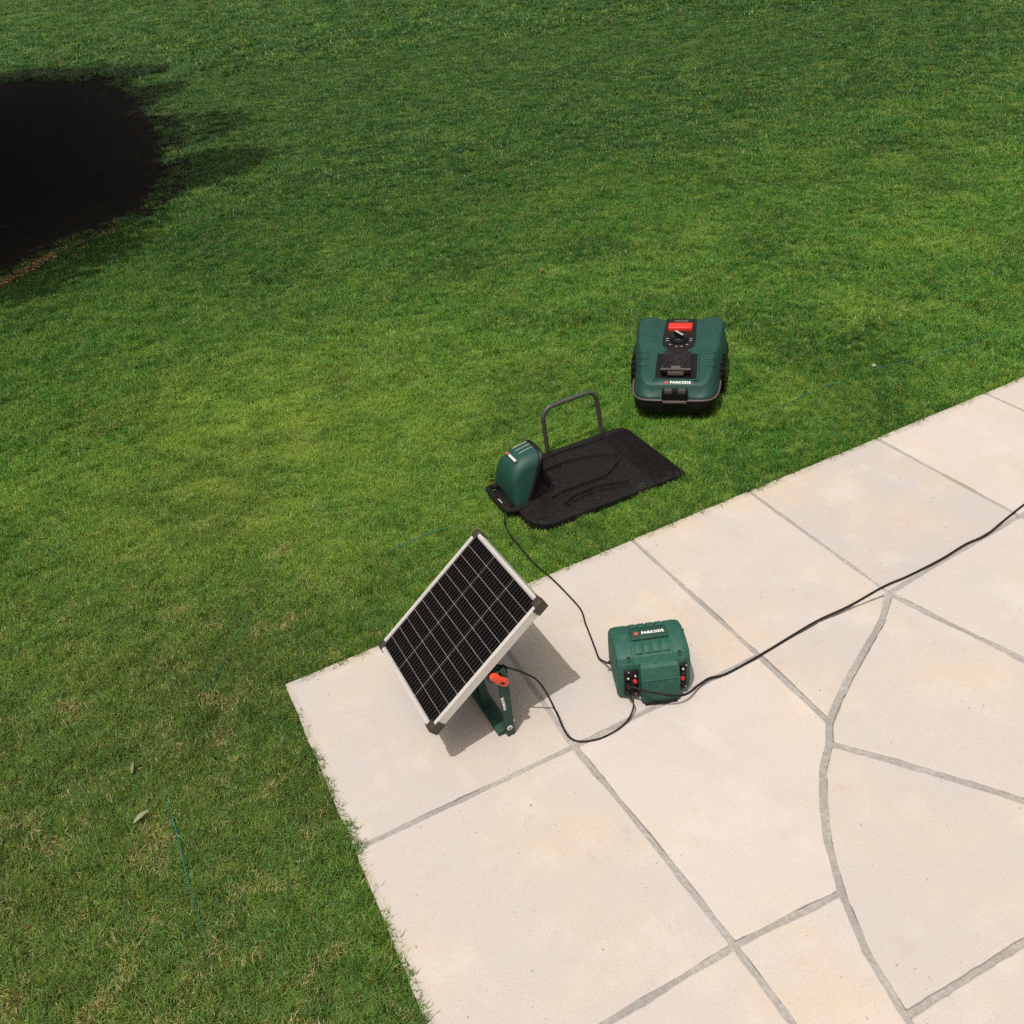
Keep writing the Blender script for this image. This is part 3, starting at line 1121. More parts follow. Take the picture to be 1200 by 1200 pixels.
# battery bay: dark green rim, black well, grey lid
strip_plate(lambda y: -.096, lambda y: .096, -.262, -.088, .0022, 'bay_rim', MAT['green'], mow)
well = strip_plate(lambda y: -.088, lambda y: .088, -.255, -.092, .0046, 'battery_bay', MAT['black_gloss'], mow)
def lid_z(y): return interp(y, [-.25, -.09], [.212, .2245])
bm = bmesh.new()
vs = add_box(bm, -.058, .058, -.246, -.094, -.022, .0, bev=.004, seg=2)
for v in bm.verts:
    t = (v.co.y + .246) / .152
    v.co.x *= 1.13 - .16 * t
    v.co.z += .214 + .014 * t
lid = bm_obj('battery_lid', bm, MAT['lid_grey'], mow)
bm = bmesh.new()
add_box(bm, -.064, .064, -.2505, -.240, .2105, .2175, bev=.0015)
bm_obj('lid_lip', bm, MAT['grey_plastic'], lid)
bm = bmesh.new(); add_box(bm, -.020, .020, -.243, -.222, .2155, .2195, bev=.0015)
bm_obj('latch', bm, MAT['grey_plastic'], lid)
for sx in (-1, 1):
    bm = bmesh.new(); add_box(bm, sx * .036 - .0025, sx * .036 + .0025, -.215, -.17, .219, .2225, bev=.0012)
    bm_obj('lid_ridge', bm, MAT['black'], lid)
bm = bmesh.new(); add_box(bm, -.034, .034, -.2535, -.247, .188, .206, bev=.002)
bm_obj('battery', bm, MAT['grey_plastic'], mow)
bm = bmesh.new(); add_box(bm, -.044, .044, -.094, -.07, .208, .2285, bev=.004)
bm_obj('hinge', bm, MAT['black'], mow)
# side grooves
for sx in (-1, 1):
    for y in (-.075, -.118, -.165):
        z = mz(sx * .143, y)
        bm = bmesh.new()
        add_box(bm, sx * .143 - .020, sx * .143 + .020, y - .004, y + .004, z - .006, z + .0042, bev=.0018)
        for v in bm.verts: v.co.z += mz(v.co.x, v.co.y) - z
        bm_obj('side_rib', bm, MAT['green_dark'], mow)
# name on the nose
zt = mz(0, -.278)
nose = (0, 1, .42)
lettering('PARKSIDE', .088, MAT['white'], mow, basis((.022, -.2755, mz(0, -.2755) + .0006), (1, 0, 0), nose), bold=.03)
logo(.015, MAT['logo_red'], mow, basis((-.038, -.2755, mz(0, -.2755) + .0006), (1, 0, 0), nose))
# sensor window
bm = bmesh.new(); add_box(bm, -.054, .056, -.3225, -.296, .100, .1515, bev=.004)
sw = bm_obj('sensor_housing', bm, MAT['black_gloss'], mow)
for x in (-.028, .030):
    bm = bmesh.new(); add_box(bm, x - .016, x + .016, -.3245, -.300, .135, .1535, bev=.002)
    bm_obj('sensor_window', bm, MAT['tube'], sw)
bm = bmesh.new(); add_box(bm, -.05, .052, -.330, -.308, .092, .1035, bev=.003)
bm_obj('bumper_tab', bm, MAT['grey_plastic'], mow)

# ================================================================== DOCKING STATION
dock = thing('docking_station', 'black docking plate with green charging tower lying on the lawn', 'docking station', (1.44, 2.592, 0))
X0, X1, Y0, Y1 = -.355, .35, -.232, .23
outline = [(-.345, .10), (-.350, -.02), (-.345, -.145), (-.315, -.215), (-.255, -.232)]
X0 = -.338
outline = rrect(X0, X1, Y0, Y1, (.095, .022, .05, .15), 7)


def plate_z(x, y):
    # rises gently towards the tower
    return .016 + .008 * max(0, min(1, (.1 - x) / .35)) - .007 * max(0, min(1, (x - .27) / .08))


bm = bmesh.new()
dens = densify(outline, .03)
rs = []
for ins, dz, floor in ((0, 0, 1), (.001, -.010, 0), (.004, -.002, 0), (.009, 0, 0)):
    r_ = []
    for i in range(len(dens)):
        p = inset_pt(dens[i - 1], dens[i], dens[(i + 1) % len(dens)], ins) if ins else dens[i]
        r_.append(bm.verts.new((p[0], p[1], -.012 if floor else plate_z(*p) + dz)))
    rs.append(r_)
for a, b_ in zip(rs, rs[1:]):
    for i in range(len(a)):
        j = (i + 1) % len(a)
        bm.faces.new((a[i], a[j], b_[j], b_[i]))
last = rs[-1]
for s in (.85, .65, .45, .25, .08):
    nr = [bm.verts.new((v.co.x * s, v.co.y * s, plate_z(v.co.x * s, v.co.y * s))) for v in rs[-1]] if s == .85 else \
         [bm.verts.new((v.co.x * s, v.co.y * s, plate_z(v.co.x * s, v.co.y * s))) for v in rs[3]]
    for i in range(len(nr)):
        j = (i + 1) % len(nr)
        bm.faces.new((last[i], last[j], nr[j], nr[i]))
    last = nr
bm.faces.new(last)
plate = bm_obj('base_plate', bm, MAT['plate'], dock, angle=30)


def ridge(path, w, h, name='ridge', mat=None, parent=None, zf=plate_z):
    """raised moulding along a path in xy, flat topped"""
    pts = [Vector((p[0], p[1], 0)) for p in path]
    V, F = [], []
    for i, p in enumerate(pts):
        a = pts[max(0, i - 1)]; c = pts[min(len(pts) - 1, i + 1)]
        t = (c - a).normalized(); n_ = Vector((-t.y, t.x, 0))
        if 0 < i < len(pts) - 1:
            t1 = (p - a).normalized(); n1 = Vector((-t1.y, t1.x, 0)); n_ = n_ / max(.5, n_.dot(n1))
        for o_, z in ((-w / 2 - h * .5, -.003), (-w / 2, h), (w / 2, h), (w / 2 + h * .5, -.003)):
            q = p + n_ * o_
            V.append((q.x, q.y, zf(q.x, q.y) + z))
    for i in range(len(pts) - 1):
        for k in range(3):
            a = i * 4 + k
            F.append((a, a + 4, a + 5, a + 1))
    m_ = len(pts) - 1
    F.append((0, 1, 2, 3)); F.append((m_ * 4 + 3, m_ * 4 + 2, m_ * 4 + 1, m_ * 4))
    return mesh_obj(name, V, F, mat or MAT['plate'], parent or plate)


# guide channel mouldings (long hexagon) and the outer guide
ridge([(-.19, .095), (-.128, .10), (-.036, .11), (.057, .103), (.135, .068), (.179, .040), (.190, .018), (.178, -.002), (.065, -.071), (-.044, -.070), (-.12, -.070), (-.185, -.085)], .007, .010)
ridge([(-.164, -.149), (-.119, -.121), (-.006, -.114), (.082, -.139), (.122, -.157)], .008, .011)
ridge([(-.159, -.160), (-.104, -.145), (-.016, -.138), (.054, -.160), (.113, -.176)], .005, .006)
ridge([(-.18, .165), (.0, .190), (.229, .178)], .004, .005)
# cross ribs on the drive-on end
for k in range(18):
    x = .205 + k * .0075
    ridge([(x, -.20 if k % 3 else -.215), (x, .19)], .0035, .0026, name='rib')
# screw holes
for (x, y) in ((-.29, -.185), (-.03, -.175), (.285, -.195), (-.15, .19), (.17, -.02), (.24, .195), (-.02, .0)):
    big = (y < -.1)
    cyl('screw_boss', (x, y, plate_z(x, y) - .004), (0, 0, 1), .017 if big else .007, .0065, MAT['plate'], plate, 18)
    c_ = cyl('screw', (x, y, plate_z(x, y) + .0015), (0, 0, 1), .010 if big else .004, .0015, MAT['black_gloss'], plate, 12, .0005)

# charging tower
def tower_sec(x0, x1, y0, y1, z0, prof_top, name, mat, round_=.03, par=dock):
    pass


TY0, TY1 = -.036, .118       # width of the tower (local y)
def arch(bm, xs, y0, y1, zt, r, z0=.02, n=8, bul=0.0):
    """closed section per x: rounded rectangle standing up; xs list of (x, top, y-inset)"""
    rings = []
    for (x, top, ins) in xs:
        pts = []
        a0, a1 = y0 + ins, y1 - ins
        rad = min(r, (a1 - a0) / 2 - .001)
        pts.append((x, a0 - bul, z0))
        pts.append((x, a0 - bul * .5, z0 + (top - z0) * .45))
        for k in range(n + 1):
            t = R(180 - 90 * k / n)
            pts.append((x, a0 + rad + rad * math.cos(t), top - rad + rad * math.sin(t)))
        for k in range(n + 1):
            t = R(90 - 90 * k / n)
            pts.append((x, a1 - rad + rad * math.cos(t), top - rad + rad * math.sin(t)))
        pts.append((x, a1 + bul * .5, z0 + (top - z0) * .45))
        pts.append((x, a1 + bul, z0))
        rings.append([bm.verts.new(p) for p in pts])
    for a, b_ in zip(rings, rings[1:]):
        for i in range(len(a) - 1):
            bm.faces.new((a[i], a[i + 1], b_[i + 1], b_[i]))
    bm.faces.new(rings[0][::-1]); bm.faces.new(rings[-1])


CX = [(-.330, .06, .012), (-.328, .10, .006), (-.322, .143, .001), (-.312, .168, 0), (-.298, .184, 0), (-.282, .193, 0), (-.266, .198, 0), (-.250, .200, 0)]


def lean(verts):
    # the cover is cut on a slant: it overhangs the plate at the top
    for v in verts:
        v.co.x += min(1.0, max(0, (v.co.x + .330) / .08)) * (-.045 + .102 * min(1, v.co.z / .2))


def tz(x):
    return interp(x, [c[0] for c in CX], [c[1] for c in CX])


bm = bmesh.new()
arch(bm, CX, TY0, TY1, 0, .050, bul=.020)
lean(bm.verts)
tw = bm_obj('tower_cover', bm, MAT['green'], dock, angle=50)
bm = bmesh.new()
arch(bm, [(-.2498, .197, .002), (-.246, .202, -.004), (-.236, .203, -.004), (-.228, .197, .0), (-.212, .165, .004), (-.185, .115, .006), (-.15, .062, .008), (-.112, .034, .014)],
     TY0, TY1, 0, .050, bul=.020)
lean(bm.verts)
bm_obj('tower_front', bm, MAT['black'], dock, angle=50)
# printed lines and name on the tower top
for i, y in enumerate((.082, .058, .034)):
    ln_ = ridge([(-.286 + .007 * k, y) for k in range(6)], .0022, .0012, name='printed_line', mat=MAT['grey_print'], parent=tw, zf=lambda x, y: tz(x))
    lean(ln_.data.vertices)
lettering('PARKSIDE', .058, MAT['white'], tw, basis((-.2905, .022, .1905), (0, -1, 0), (.028, 0, .0115)), bold=.04, thick=.0014)
logo(.014, MAT['logo_red'], tw, basis((-.2905, .066, .1905), (0, -1, 0), (.028, 0, .0115)))
cyl('indicator_lamp', (-.186, .100, .196), (0, 0, 1), .003, .0045, MAT['grey_plastic'], dock, 10, .0008)
# rear cable bracket
bm = bmesh.new()
add_tube(bm, spline([(-.325, -.080, .024), (-.360, -.078, .030), (-.378, -.055, .036), (-.378, .085, .036), (-.362, .110, .030), (-.325, .112, .024)], 5), .011, 8)
br = bm_obj('cable_bracket', bm, MAT['black'], dock)
box('bracket_floor', (-.366, -.315, -.072, .104, .006, .018), MAT['black'], dock, bev=.003)
box('bracket_label', (-.380, -.376, -.035, .0, .0465, .0485), MAT['grey_print'], br, bev=.0005, seg=1)
# hoop standing at the plate's far edge
hp = spline([(-.033, .228, .0), (-.035, .229, .06), (-.040, .230, .15), (-.038, .230, .192), (-.018, .230, .217), (.012, .230, .224),
             (.16, .230, .227), (.192, .230, .219), (.212, .230, .195), (.220, .230, .15), (.228, .230, .08), (.234, .228, .0)], 5)
tube('hoop', hp, .0096, MAT['tube'], dock, 12)

# ================================================================== POWER BOX
pax = math.atan2(-.38, .925)
pb = thing('power_box', 'green portable power box with cables plugged into its front', 'power box', (1.055, 1.569, 0), pax)
# body: side profile in (y, z), extruded along x with rounded, tapering ends
prof = [(-.086, .004), (-.094, .014), (-.098, .06), (-.097, .110), (-.092, .137), (-.080, .154), (-.062, .162), (-.03, .167), (0.0, .169),
        (.03, .163), (.058, .150), (.070, .128), (.074, .08), (.070, .02), (.062, .004)]


def loft_profile(name, stations, prof, mat, parent, cy=-.012, cz=.08, angle=17):
    bm = bmesh.new()
    rings = []
    for x, s in stations:
        rings.append([bm.verts.new((x, cy + (p[0] - cy) * s, max(.002, cz + (p[1] - cz) * s))) for p in prof])
    for a, b_ in zip(rings, rings[1:]):
        for i in range(len(a)):
            j = (i + 1) % len(a)
            bm.faces.new((a[i], a[j], b_[j], b_[i]))
    bm.faces.new(rings[0][::-1]); bm.faces.new(rings[-1])
    return bm_obj(name, bm, mat, parent, angle=angle)


body = loft_profile('body', [(-.108, .80), (-.107, .90), (-.103, .955), (-.096, .985), (-.086, 1.0), (-.060, 1.0), (-.058, .985), (.058, .985), (.060, 1.0),
                             (.086, 1.0), (.096, .985), (.103, .955), (.107, .90), (.108, .80)], prof, MAT['green2'], pb)


def pz(y):
    return interp(y, [p[0] for p in prof[4:12]], [p[1] for p in prof[4:12]])


# waist seam: a band standing proud around the body
def seam(yc, w, h, x0, x1, name='seam'):
    bm = bmesh.new()
    V = []
    z = pz(yc)
    add_box(bm, x0, x1, yc - w / 2, yc + w / 2, z - .006, z + h, bev=.001, seg=1)
    return bm_obj(name, bm, MAT['green2'], body)


for sx in (-1, 1):
    seam(-.008, .004, .0016, sx * .083 - .024, sx * .083 + .024)
    # ear reinforcement at the sides
    bm = bmesh.new(); add_box(bm, sx * .106 - .004, sx * .106 + .004, -.055, .03, .03, .115, bev=.003)
    bm_obj('side_plate', bm, MAT['green2'], body)
# row of grip pads behind and before the label
for (ya, yb) in ((-.074, -.034), (.022, .050)):
    for k in range(4):
        x = -.0375 + k * .026
        bm = bmesh.new()
        add_box(bm, x - .0108, x + .0108, ya, yb, -.008, .0058, bev=.0026)
        for v in bm.verts: v.co.z += pz(v.co.y)
        bm_obj('grip_pad', bm, MAT['green2'], body)
# label plate
bm = bmesh.new()
add_box(bm, -.052, .058, -.029, .014, .150, .1745, bev=.003)
lab = bm_obj('label_plate', bm, MAT['green_dark'], body)
lettering('PARKSIDE', .066, MAT['white'], lab, basis((.0145, -.007, .1745), (1, 0, 0), (0, 1, 0)), bold=.03)
logo(.013, MAT['logo_red'], lab, basis((-.034, -.007, .1745), (1, 0, 0), (0, 1, 0)))
# screw recesses
for x in (-.071, .076):
    z = pz(-.082)
    cyl('screw_recess', (x, -.079, z - .004), (0, -.35, 1), .0058, .0095, MAT['black'], body, 16, .001)
    cyl('screw_collar', (x, -.079, z - .006), (0, -.35, 1), .0082, .0098, MAT['green2'], body, 16, .001)
# front bay with its protruding battery door
bp = [(-.085, .004), (-.120, .004), (-.126, .012), (-.128, .05), (-.1225, .094), (-.120, .102), (-.108, .132), (-.100, .138), (-.085, .139)]
door = loft_profile('battery_door', [(-.042, .93), (-.040, .975), (-.036, 1.0), (.064, 1.0), (.068, .975), (.070, .93)], bp, MAT['green2'], pb, cy=-.1, cz=.07)
box('door_seam', (-.039, .067, -.1252, -.118, .0958, .0978), MAT['green2'], door, bev=.001, seg=1)
box('door_foot', (-.034, .062, -.1305, -.10, .001, .012), MAT['black'], door, bev=.002)
for k in range(3):
    bm = bmesh.new(); add_box(bm, -.018 + k * .026, -.001 + k * .026, -.1135, -.104, .108, .124, bev=.0015)
    for v in bm.verts: v.co.y += (v.co.z - .116) * .42
    bm_obj('door_rib', bm, MAT['green2'], door)
# dark recesses either side of the door, with the sockets
for x0, x1 in ((-.089, -.047), (.072, .094)):
    bm = bmesh.new(); add_box(bm, x0, x1, -.1005, -.09, .022, .122, bev=.003)
    bm_obj('socket_panel', bm, MAT['black'], pb)
socks = [(-.078, .100, 'metal'), (-.078, .072, 'black'), (-.079, .044, 'black'), (-.057, .107, 'metal'), (-.057, .081, 'red'), (-.057, .055, 'black'), (-.057, .034, 'logo_red'),
         (.081, .110, 'metal'), (.081, .090, 'black'), (.081, .068, 'red')]
for x, z, mname in socks:
    s_ = cyl('socket', (x, -.098, z), (0, -1, 0), .0070, .008, MAT['black_gloss'] if mname != 'red' else MAT['red'], pb, 16)
    if mname in ('metal', 'logo_red', 'red'):
        cyl('pin', (x, -.1058, z), (0, -1, .2), .0036, .005, MAT[mname], s_, 12, .001)
for x in (-.079, .088):
    for z in (.118, .03):
        cyl('panel_screw', (x + .004, -.1, z), (0, -1, 0), .0028, .002, MAT['metal'], pb, 10, .0005)

# ================================================================== SOLAR PANEL
PC = Vector((.542, 1.769, .306))
yaw, tilt, roll = R(181.4), R(36.5), R(2.0)
e1 = Vector((math.cos(yaw) * math.cos(tilt), math.sin(yaw) * math.cos(tilt), -math.sin(tilt)))
e2h = Vector((-math.sin(yaw), math.cos(yaw), 0))
nh = e1.cross(e2h)
e2 = math.cos(roll) * e2h + math.sin(roll) * nh
nrm = e1.cross(e2)
PL, PW, PT = .458, .396, .029
sp = thing('solar_charger', 'framed black solar panel tilted on a green stand at the patio corner', 'solar panel', (PC.x, PC.y, 0))
# panel sub-assembly placed by matrix: local x down the slope, y across, z out of the glass
PM = Matrix((e1, e2, nrm)).transposed().to_4x4()
PM.translation = PC - Vector((PC.x, PC.y, 0))


def on_panel(o):
    o.matrix_local = PM
    return o


hl, hw = PL / 2, PW / 2
bm = bmesh.new()
FWD = .0105
add_box(bm, -hl, hl, -hw, -hw + FWD, -PT, 0, bev=.0012)
add_box(bm, -hl, hl, hw - FWD, hw, -PT, 0, bev=.0012)
add_box(bm, -hl, -hl + FWD, -hw + FWD, hw - FWD, -PT, 0, bev=.0012)
add_box(bm, hl - FWD, hl, -hw + FWD, hw - FWD, -PT, 0, bev=.0012)
frame = on_panel(bm_obj('frame', bm, MAT['alu'], sp, smooth=False))
bm = bmesh.new()
add_box(bm, -hl + FWD, hl - FWD, -hw + FWD, hw - FWD, -.008, -.0035)
bs = on_panel(bm_obj('backsheet', bm, MAT['backsheet'], sp, smooth=False))
# 3 x 12 cells
nx, ny = 12, 3
ax0, ax1 = -hl + FWD + .003, hl - FWD - .003
ay0, ay1 = -hw + FWD + .0025, hw - FWD - .0025
cwx, cwy = (ax1 - ax0) / nx, (ay1 - ay0) / ny
gap = .0014
bm = bmesh.new()
add_box(bm, -cwx / 2 + gap / 2, cwx / 2 - gap / 2, -cwy / 2 + .0010, cwy / 2 - .0010, -.0004, .0004)
cell0 = bm_obj('solar_cell', bm, MAT['cell'], bs, smooth=False)
cells = [cell0]
for i in range(nx):
    for j in range(ny):
        c_ = cell0 if (i, j) == (0, 0) else cell0.copy()
        if c_ is not cell0:
            col.objects.link(c_)
            c_.parent = bs
        c_.location = (ax0 + cwx * (i + .5), ay0 + cwy * (j + .5), -.0030)
bmb = bmesh.new()
add_box(bmb, ax0, ax1, -.00035, .00035, -.0001, .0001)
bus0 = bm_obj('busbar', bmb, MAT['busbar'], bs, smooth=False)
first = True
for j in range(ny):
    for k in range(9):
        b_ = bus0 if first else bus0.copy()
        if not first:
            col.objects.link(b_); b_.parent = bs
        first = False
        b_.location = (0, ay0 + cwy * j + cwy * (k + .7) / 9.4, -.0024)
# corner caps, L shaped
cs = .034
for sx in (-1, 1):
    for sy in (-1, 1):
        bm = bmesh.new()
        add_box(bm, -.003 if sx < 0 else -cs, cs if sx < 0 else .003, -.0028, .0028, -PT - .002, -.001, bev=.0012, mat=Matrix.Translation((sx * hl, sy * (hw + .0005), 0)))
        add_box(bm, -.0028, .0028, -.003 if sy < 0 else -cs, cs if sy < 0 else .003, -PT - .002, -.0006, bev=.0012, mat=Matrix.Translation((sx * (hl + .0005), sy * hw, 0)))
        add_box(bm, -.023, .003, -.023, .003, -.003, .0016, bev=.001, mat=Matrix.Translation((sx * hl, sy * hw, 0)) @ Matrix.Diagonal((-1 if sx < 0 else 1, -1 if sy < 0 else 1, 1, 1)))
        on_panel(bm_obj('corner_cap', bm, MAT['brown_cap'], sp))
# back rail and junction box
bm = bmesh.new()
add_box(bm, -.03, .03, -.11, hw - .012, -.03, -.009, bev=.002)
on_panel(bm_obj('back_rail', bm, MAT['green_dark'], sp))
bm = bmesh.new()
add_box(bm, -.02, .02, .06, .11, -.05, -.03, bev=.003)
on_panel(bm_obj('junction_box', bm, MAT['black'], sp))
# stand: base channel on the ground, front and rear arms, hinge tube, lever (coordinates about (PC.x, PC.y))
def rel(x, y, z): return (x - PC.x, y - PC.y, z)
def sbox(name, b, mat, bev=.002, rotm=None):
    bm = bmesh.new()
    add_box(bm, b[0] - PC.x, b[1] - PC.x, b[2] - PC.y, b[3] - PC.y, b[4], b[5], bev=bev)
    if rotm: bmesh.ops.transform(bm, matrix=rotm, verts=bm.verts)
    return bm_obj(name, bm, mat, sp)
sbox('stand_base', (.556, .600, 1.588, 1.80, .001, .020), MAT['green_dark'], .003)
# arms
def arm(y, name='stand_arm'):
    bm = bmesh.new()
    o_ = [(-.0135, 0), (-.010, -.010), (.010, -.010), (.0135, 0), (.0150, .238), (.010, .256), (-.008, .256), (-.0135, .238)]
    add_prism(bm, o_, -.006, .006, bev=.0012)
    m = basis((.590 - PC.x, y - PC.y, .010), (1, 0, 0), (-.085, 0, 1))
    bmesh.ops.transform(bm, matrix=m, verts=bm.verts)
    return bm_obj(name, bm, MAT['green_dark'], sp)
fa = arm(1.580)
arm(1.79)
lettering('PARKSIDE', .052, MAT['white'], fa, basis((.581 - PC.x, 1.5735 - PC.y, .140), (-.085, 0, 1), (-1, 0, 0)), bold=.02)
# round emblem at the foot
em = cyl('emblem', rel(.589, 1.5745, .034), (0, -1, 0), .0082, .0012, MAT['white'], fa, 20, .0003)
logo(.008, MAT['green_dark'], em, basis(rel(.589, 1.5733, .034), (1, 0, 0), (0, 0, 1)))
# hinge tube along y and clamp blocks
cyl('hinge_tube', rel(.562, 1.565, .252), (0, 1, 0), .012, .235, MAT['green_dark'], sp, 20)
bm = bmesh.new(); add_box(bm, -.018, .024, -.012, .018, -.012, .016, bev=.003, mat=Matrix.Translation(rel(.566, 1.586, .250)))
bm_obj('hinge_block', bm, MAT['green_dark'], sp)
cyl('cable_gland', rel(.580, 1.604, .236), (1, 0, -.1), .016, .032, MAT['black'], sp, 20)
# brace from the base to the panel back, in the panel's shade
tube('brace', [rel(.576, 1.70, .015), rel(.566, 1.70, .15), rel(.556, 1.70, .29)], .012, MAT['green_dark'], sp, 10)
# red clamp lever with a slot
bm = bmesh.new()
o_ = [(-.030, -.007), (-.022, -.0115), (.022, -.0125), (.033, -.008), (.035, 0), (.033, .008), (.022, .0125), (0, .0085), (-.022, .0105), (-.030, .006)]
add_prism(bm, o_, -.006, .007, bev=.003)
lm = basis(rel(.574, 1.564, .250), (.62, -.05, -.78), (.70, -.3, .62))
bmesh.ops.transform(bm, matrix=lm, verts=bm.verts)
lev = bm_obj('clamp_lever', bm, MAT['orange'], sp)
bm = bmesh.new()
add_box(bm, .008, .020, -.0045, .0045, .0062, .0078, bev=.001, seg=1)
bmesh.ops.transform(bm, matrix=lm, verts=bm.verts)
bm_obj('lever_slot', bm, MAT['black'], lev)


# ================================================================== CABLES
def boxp(x, y, z):
    c, s = math.cos(pax), math.sin(pax)
    return (1.055 + x * c - y * s, 1.569 + x * s + y * c, z)


def cable(name, pts, r, label, n=10, seg=8):
    o = tube(name, spline(pts, n), r, MAT['cable'], None, seg)
    return tag(o, label, 'cable')


# solar cable: leaves the hinge, drops to the slab, runs to the box front
cable('solar_cable', [(0.572, 1.622, 0.262), (.592, 1.602, .262), (0.621, 1.582, 0.25), (0.658, 1.568, 0.22), (0.687, 1.564, 0.18), (0.705, 1.55, 0.13), (0.716, 1.524, 0.07), (0.72, 1.493, 0.025), (0.728, 1.472, 0.006), (0.746, 1.449, 0.0035), (0.791, 1.43, 0.0035), (0.846, 1.428, 0.0035),
                      (0.889, 1.436, 0.006), (0.918, 1.449, 0.015), (0.934, 1.462, 0.035), boxp(-.079, -.108, .046), boxp(-.079, -.100, .046)],
      .0028, 'thin black cable looping from solar panel to the power box')
cable('dock_cable', [(1.11, 2.559, 0.025), (1.07, 2.537, 0.03), (1.046, 2.513, 0.014), (1.026, 2.471, 0.012), (1.013, 2.394, 0.012), (1.011, 2.331, 0.012), (1.008, 2.25, 0.014), (1.011, 2.193, 0.012), (1.023, 2.109, 0.008), (1.029, 2.02, 0.0035), (1.028, 1.92, 0.0035), (1.007, 1.854, 0.0035),
                     (0.989, 1.792, 0.004), (0.970, 1.730, 0.005), (0.958, 1.690, 0.010), boxp(-.122, .045, .022), boxp(-.116, .022, .040), boxp(-.100, .012, .050)],
      .0028, 'thin black cable running from docking station over grass to power box')
cable('mains_cable', [boxp(-.079, -.100, .074), boxp(-.079, -.112, .075), (0.949, 1.480, 0.078), (0.966, 1.456, 0.075), (1.002, 1.430, 0.066), (1.041, 1.411, 0.052), (1.085, 1.410, 0.036), (1.141, 1.432, 0.018), (1.19, 1.445, 0.008), (1.246, 1.435, 0.0045), (1.376, 1.441, 0.0045), (1.497, 1.452, 0.0045), (1.625, 1.462, 0.0045),
                      (1.754, 1.459, 0.0045), (1.908, 1.468, 0.0045), (2.01, 1.463, 0.0045), (2.16, 1.465, 0.0045), (2.29, 1.476, 0.0045), (2.386, 1.474, 0.0045), (2.518, 1.499, 0.0045), (2.7, 1.53, 0.0045), (3.2, 1.60, .0045), (3.9, 1.58, .0045)],
        .0035, 'thick black cable crossing the slabs from power box away over the joints', n=12)

# plugs and strain reliefs where the cables meet the box and the dock
def plug(cable_name, p, ax, r=.0062, h=.020):
    o = bpy.data.objects[cable_name]
    a = Vector(ax).normalized()
    pl = cyl('plug', p, a, r, h, MAT['black'], o, 14)
    cyl('strain_relief', Vector(p) + a * h, a, r * .72, .010, MAT['black'], o, 12, .001, r2=r * .5)


fy = Vector((-math.sin(pax), math.cos(pax), 0))       # the box's back direction
fx = Vector((math.cos(pax), math.sin(pax), 0))
plug('mains_cable', boxp(-.079, -.1035, .0742), -fy + Vector((0, 0, .05)), .0068, .014)
plug('solar_cable', boxp(-.079, -.1035, .0460), -fy, .0060, .012)
plug('dock_cable', boxp(-.1065, .014, .048), -fx + fy * .1, .0055, .010)

# boundary wire in the grass
wp = [(-.34, .9), (-.325, 1.3), (-.333, 1.60), (-.333, 1.733), (-.34, 1.86), (-.348, 2.0), (-.33, 2.08), (-.287, 2.147), (-.18, 2.25), (-.08, 2.352), (-.03, 2.44), (.05, 2.52), (.275, 2.605), (.6, 2.60), (.932, 2.588), (1.03, 2.58),
      (1.10, 2.57), (1.44, 2.565), (1.80, 2.56), (2.0, 2.552), (2.191, 2.551), (2.35, 2.558), (2.481, 2.562), (2.75, 2.575), (2.996, 2.568), (3.18, 2.53), (3.328, 2.514), (3.5, 2.50), (3.729, 2.52), (4.3, 2.53), (5.2, 2.5)]
pts = [(x, y, -.004 if 1.0 < x < 1.85 else .0) for x, y in wp]
pts = spline(pts, 8)
pts = [Vector((p.x, p.y + .004 * noise.noise(p * 6), p.z + (0 if p.z < -.002 else (-.008 if p.x < 1.5 else -.003) + .024 * noise.noise(Vector((p.x * 2.9, p.y * 2.1, 5)))))) for p in pts]
o = tube('boundary_wire', pts, .0019, MAT['wire'], None, 6)
tag(o, 'thin green boundary wire half hidden in the grass along the patio', 'wire')

# peg on the wire
pg = thing('wire_peg', 'small pale peg head on the boundary wire right of the mower', 'peg', (2.996, 2.585, 0))
cyl('peg_head', (0, 0, .008), (0, 0, 1), .009, .006, MAT['peg'], pg, 14)
bm = bmesh.new(); add_tube(bm, [(0, 0, .014), (0, 0, -.02), (0, 0, -.07)], [.004, .004, .001], 8)
bm_obj('peg_spike', bm, MAT['peg'], pg)


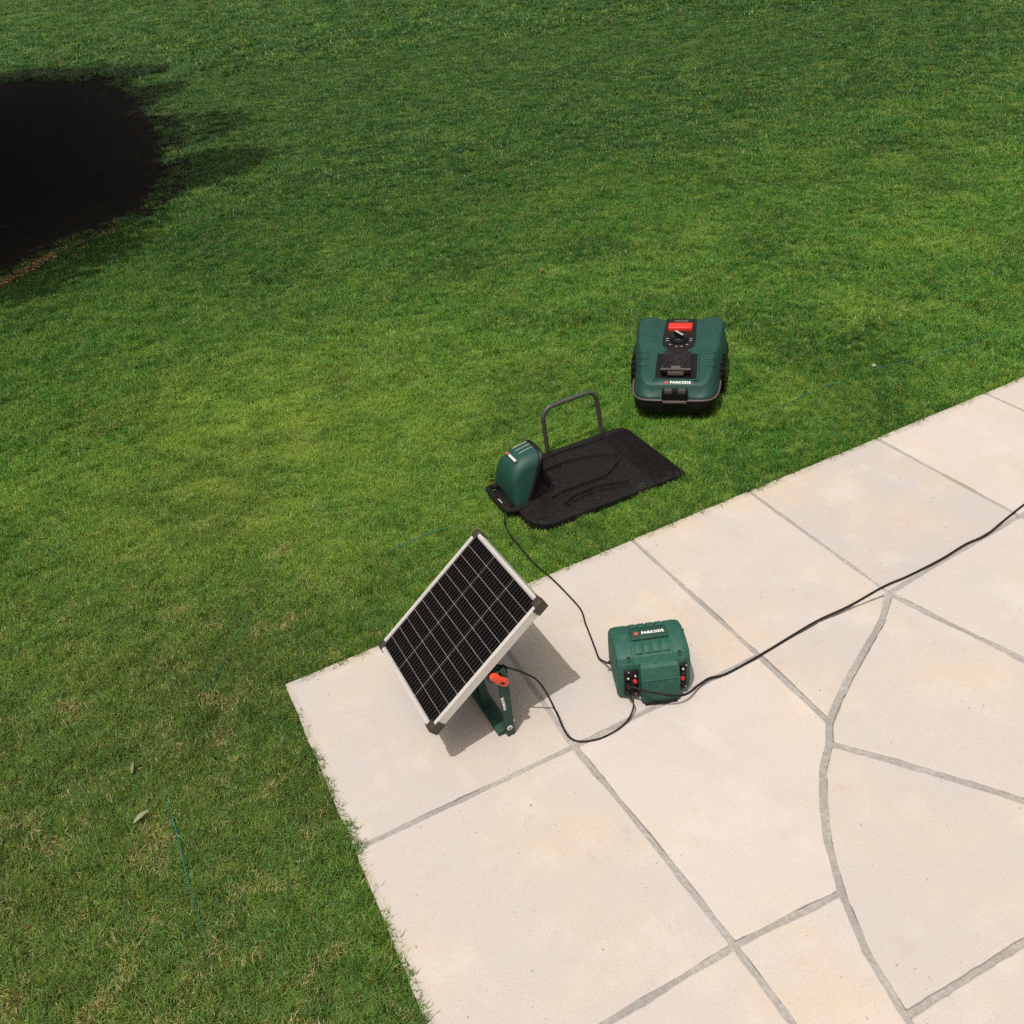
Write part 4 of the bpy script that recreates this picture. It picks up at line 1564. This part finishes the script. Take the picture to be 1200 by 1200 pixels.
# fallen leaves
def leaf(loc, rz, ln, wd, label, mat='dry_leaf', curl=.006):
    V, F = [], []
    n = 6
    for i in range(n + 1):
        t = i / n
        w = wd * math.sin(math.pi * (t * .92 + .04)) ** .7 * .5
        z = curl * math.sin(math.pi * t)
        V += [(ln * (t - .5), -w, z + curl * .5), (ln * (t - .5), 0, z), (ln * (t - .5), w, z + curl * .6)]
    for i in range(n):
        for k in range(2):
            a = i * 3 + k
            F.append((a, a + 3, a + 4, a + 1))
    V2 = [(x, y, z - .0006) for x, y, z in V]
    k0 = len(V)
    F2 = [tuple(k0 + i for i in f[::-1]) for f in F]
    o = mesh_obj('fallen_leaf', V + V2, F + F2, MAT[mat], None, True, loc, (.1, -.1, rz))
    return tag(o, label, 'leaf', 'dry leaves lying on the lawn')


leaf((-.411, 2.05, .006), R(75), .042, .009, 'narrow dry leaf on the grass, the farther of two by the lower left')
leaf((-.412, 1.86, .006), R(22), .05, .014, 'broad pale curled leaf on the grass, nearer of two by the lower left')
leaf((2.39, 4.648, .02), R(20), .045, .026, 'small tan leaf on the open lawn well beyond the mower', 'dead_leaf')

# litter at the edge of the dark sheet
rg = np.random.default_rng(5)
V, F, A_ = [], [], []
cnt = 0
while cnt < 900:
    x = rg.uniform(-1.0, .25); y = rg.uniform(6.6, 8.0)
    # distance from the line of the dark sheet's edge
    t = (x + .8) / 1.0
    ye = np.interp(x, [-1.6, -.62, -.35, .02, .42], [6.55, 7.15, 7.45, 7.72, 7.98])
    dlt = y - ye
    if not (-.22 < dlt < .12) or rg.random() > math.exp(-((dlt + .05) / .09) ** 2) * (1 if x < -.25 else .15): continue
    cnt += 1
    a = rg.uniform(0, 6.283); s = rg.uniform(.006, .016)
    c_, s_ = math.cos(a), math.sin(a)
    z = .006 + rg.uniform(0, .014)
    k = len(V)
    for u_, v_ in ((-1, 0), (0, .4), (1, 0), (0, -.4)):
        V.append((x + s * (u_ * c_ - v_ * s_), y + s * (u_ * s_ + v_ * c_), z + rg.uniform(-.004, .004)))
    F.append((k, k + 1, k + 2, k + 3)); A_ += [rg.random()] * 4
lit = mesh_obj('leaf_litter', V, F, MAT['dead_leaf'])
at = lit.data.attributes.new('rnd', 'FLOAT', 'POINT'); at.data.foreach_set('value', A_)
tag(lit, 'brown dead leaves scattered along the edge of the dark shade', 'leaf litter', kind='stuff')
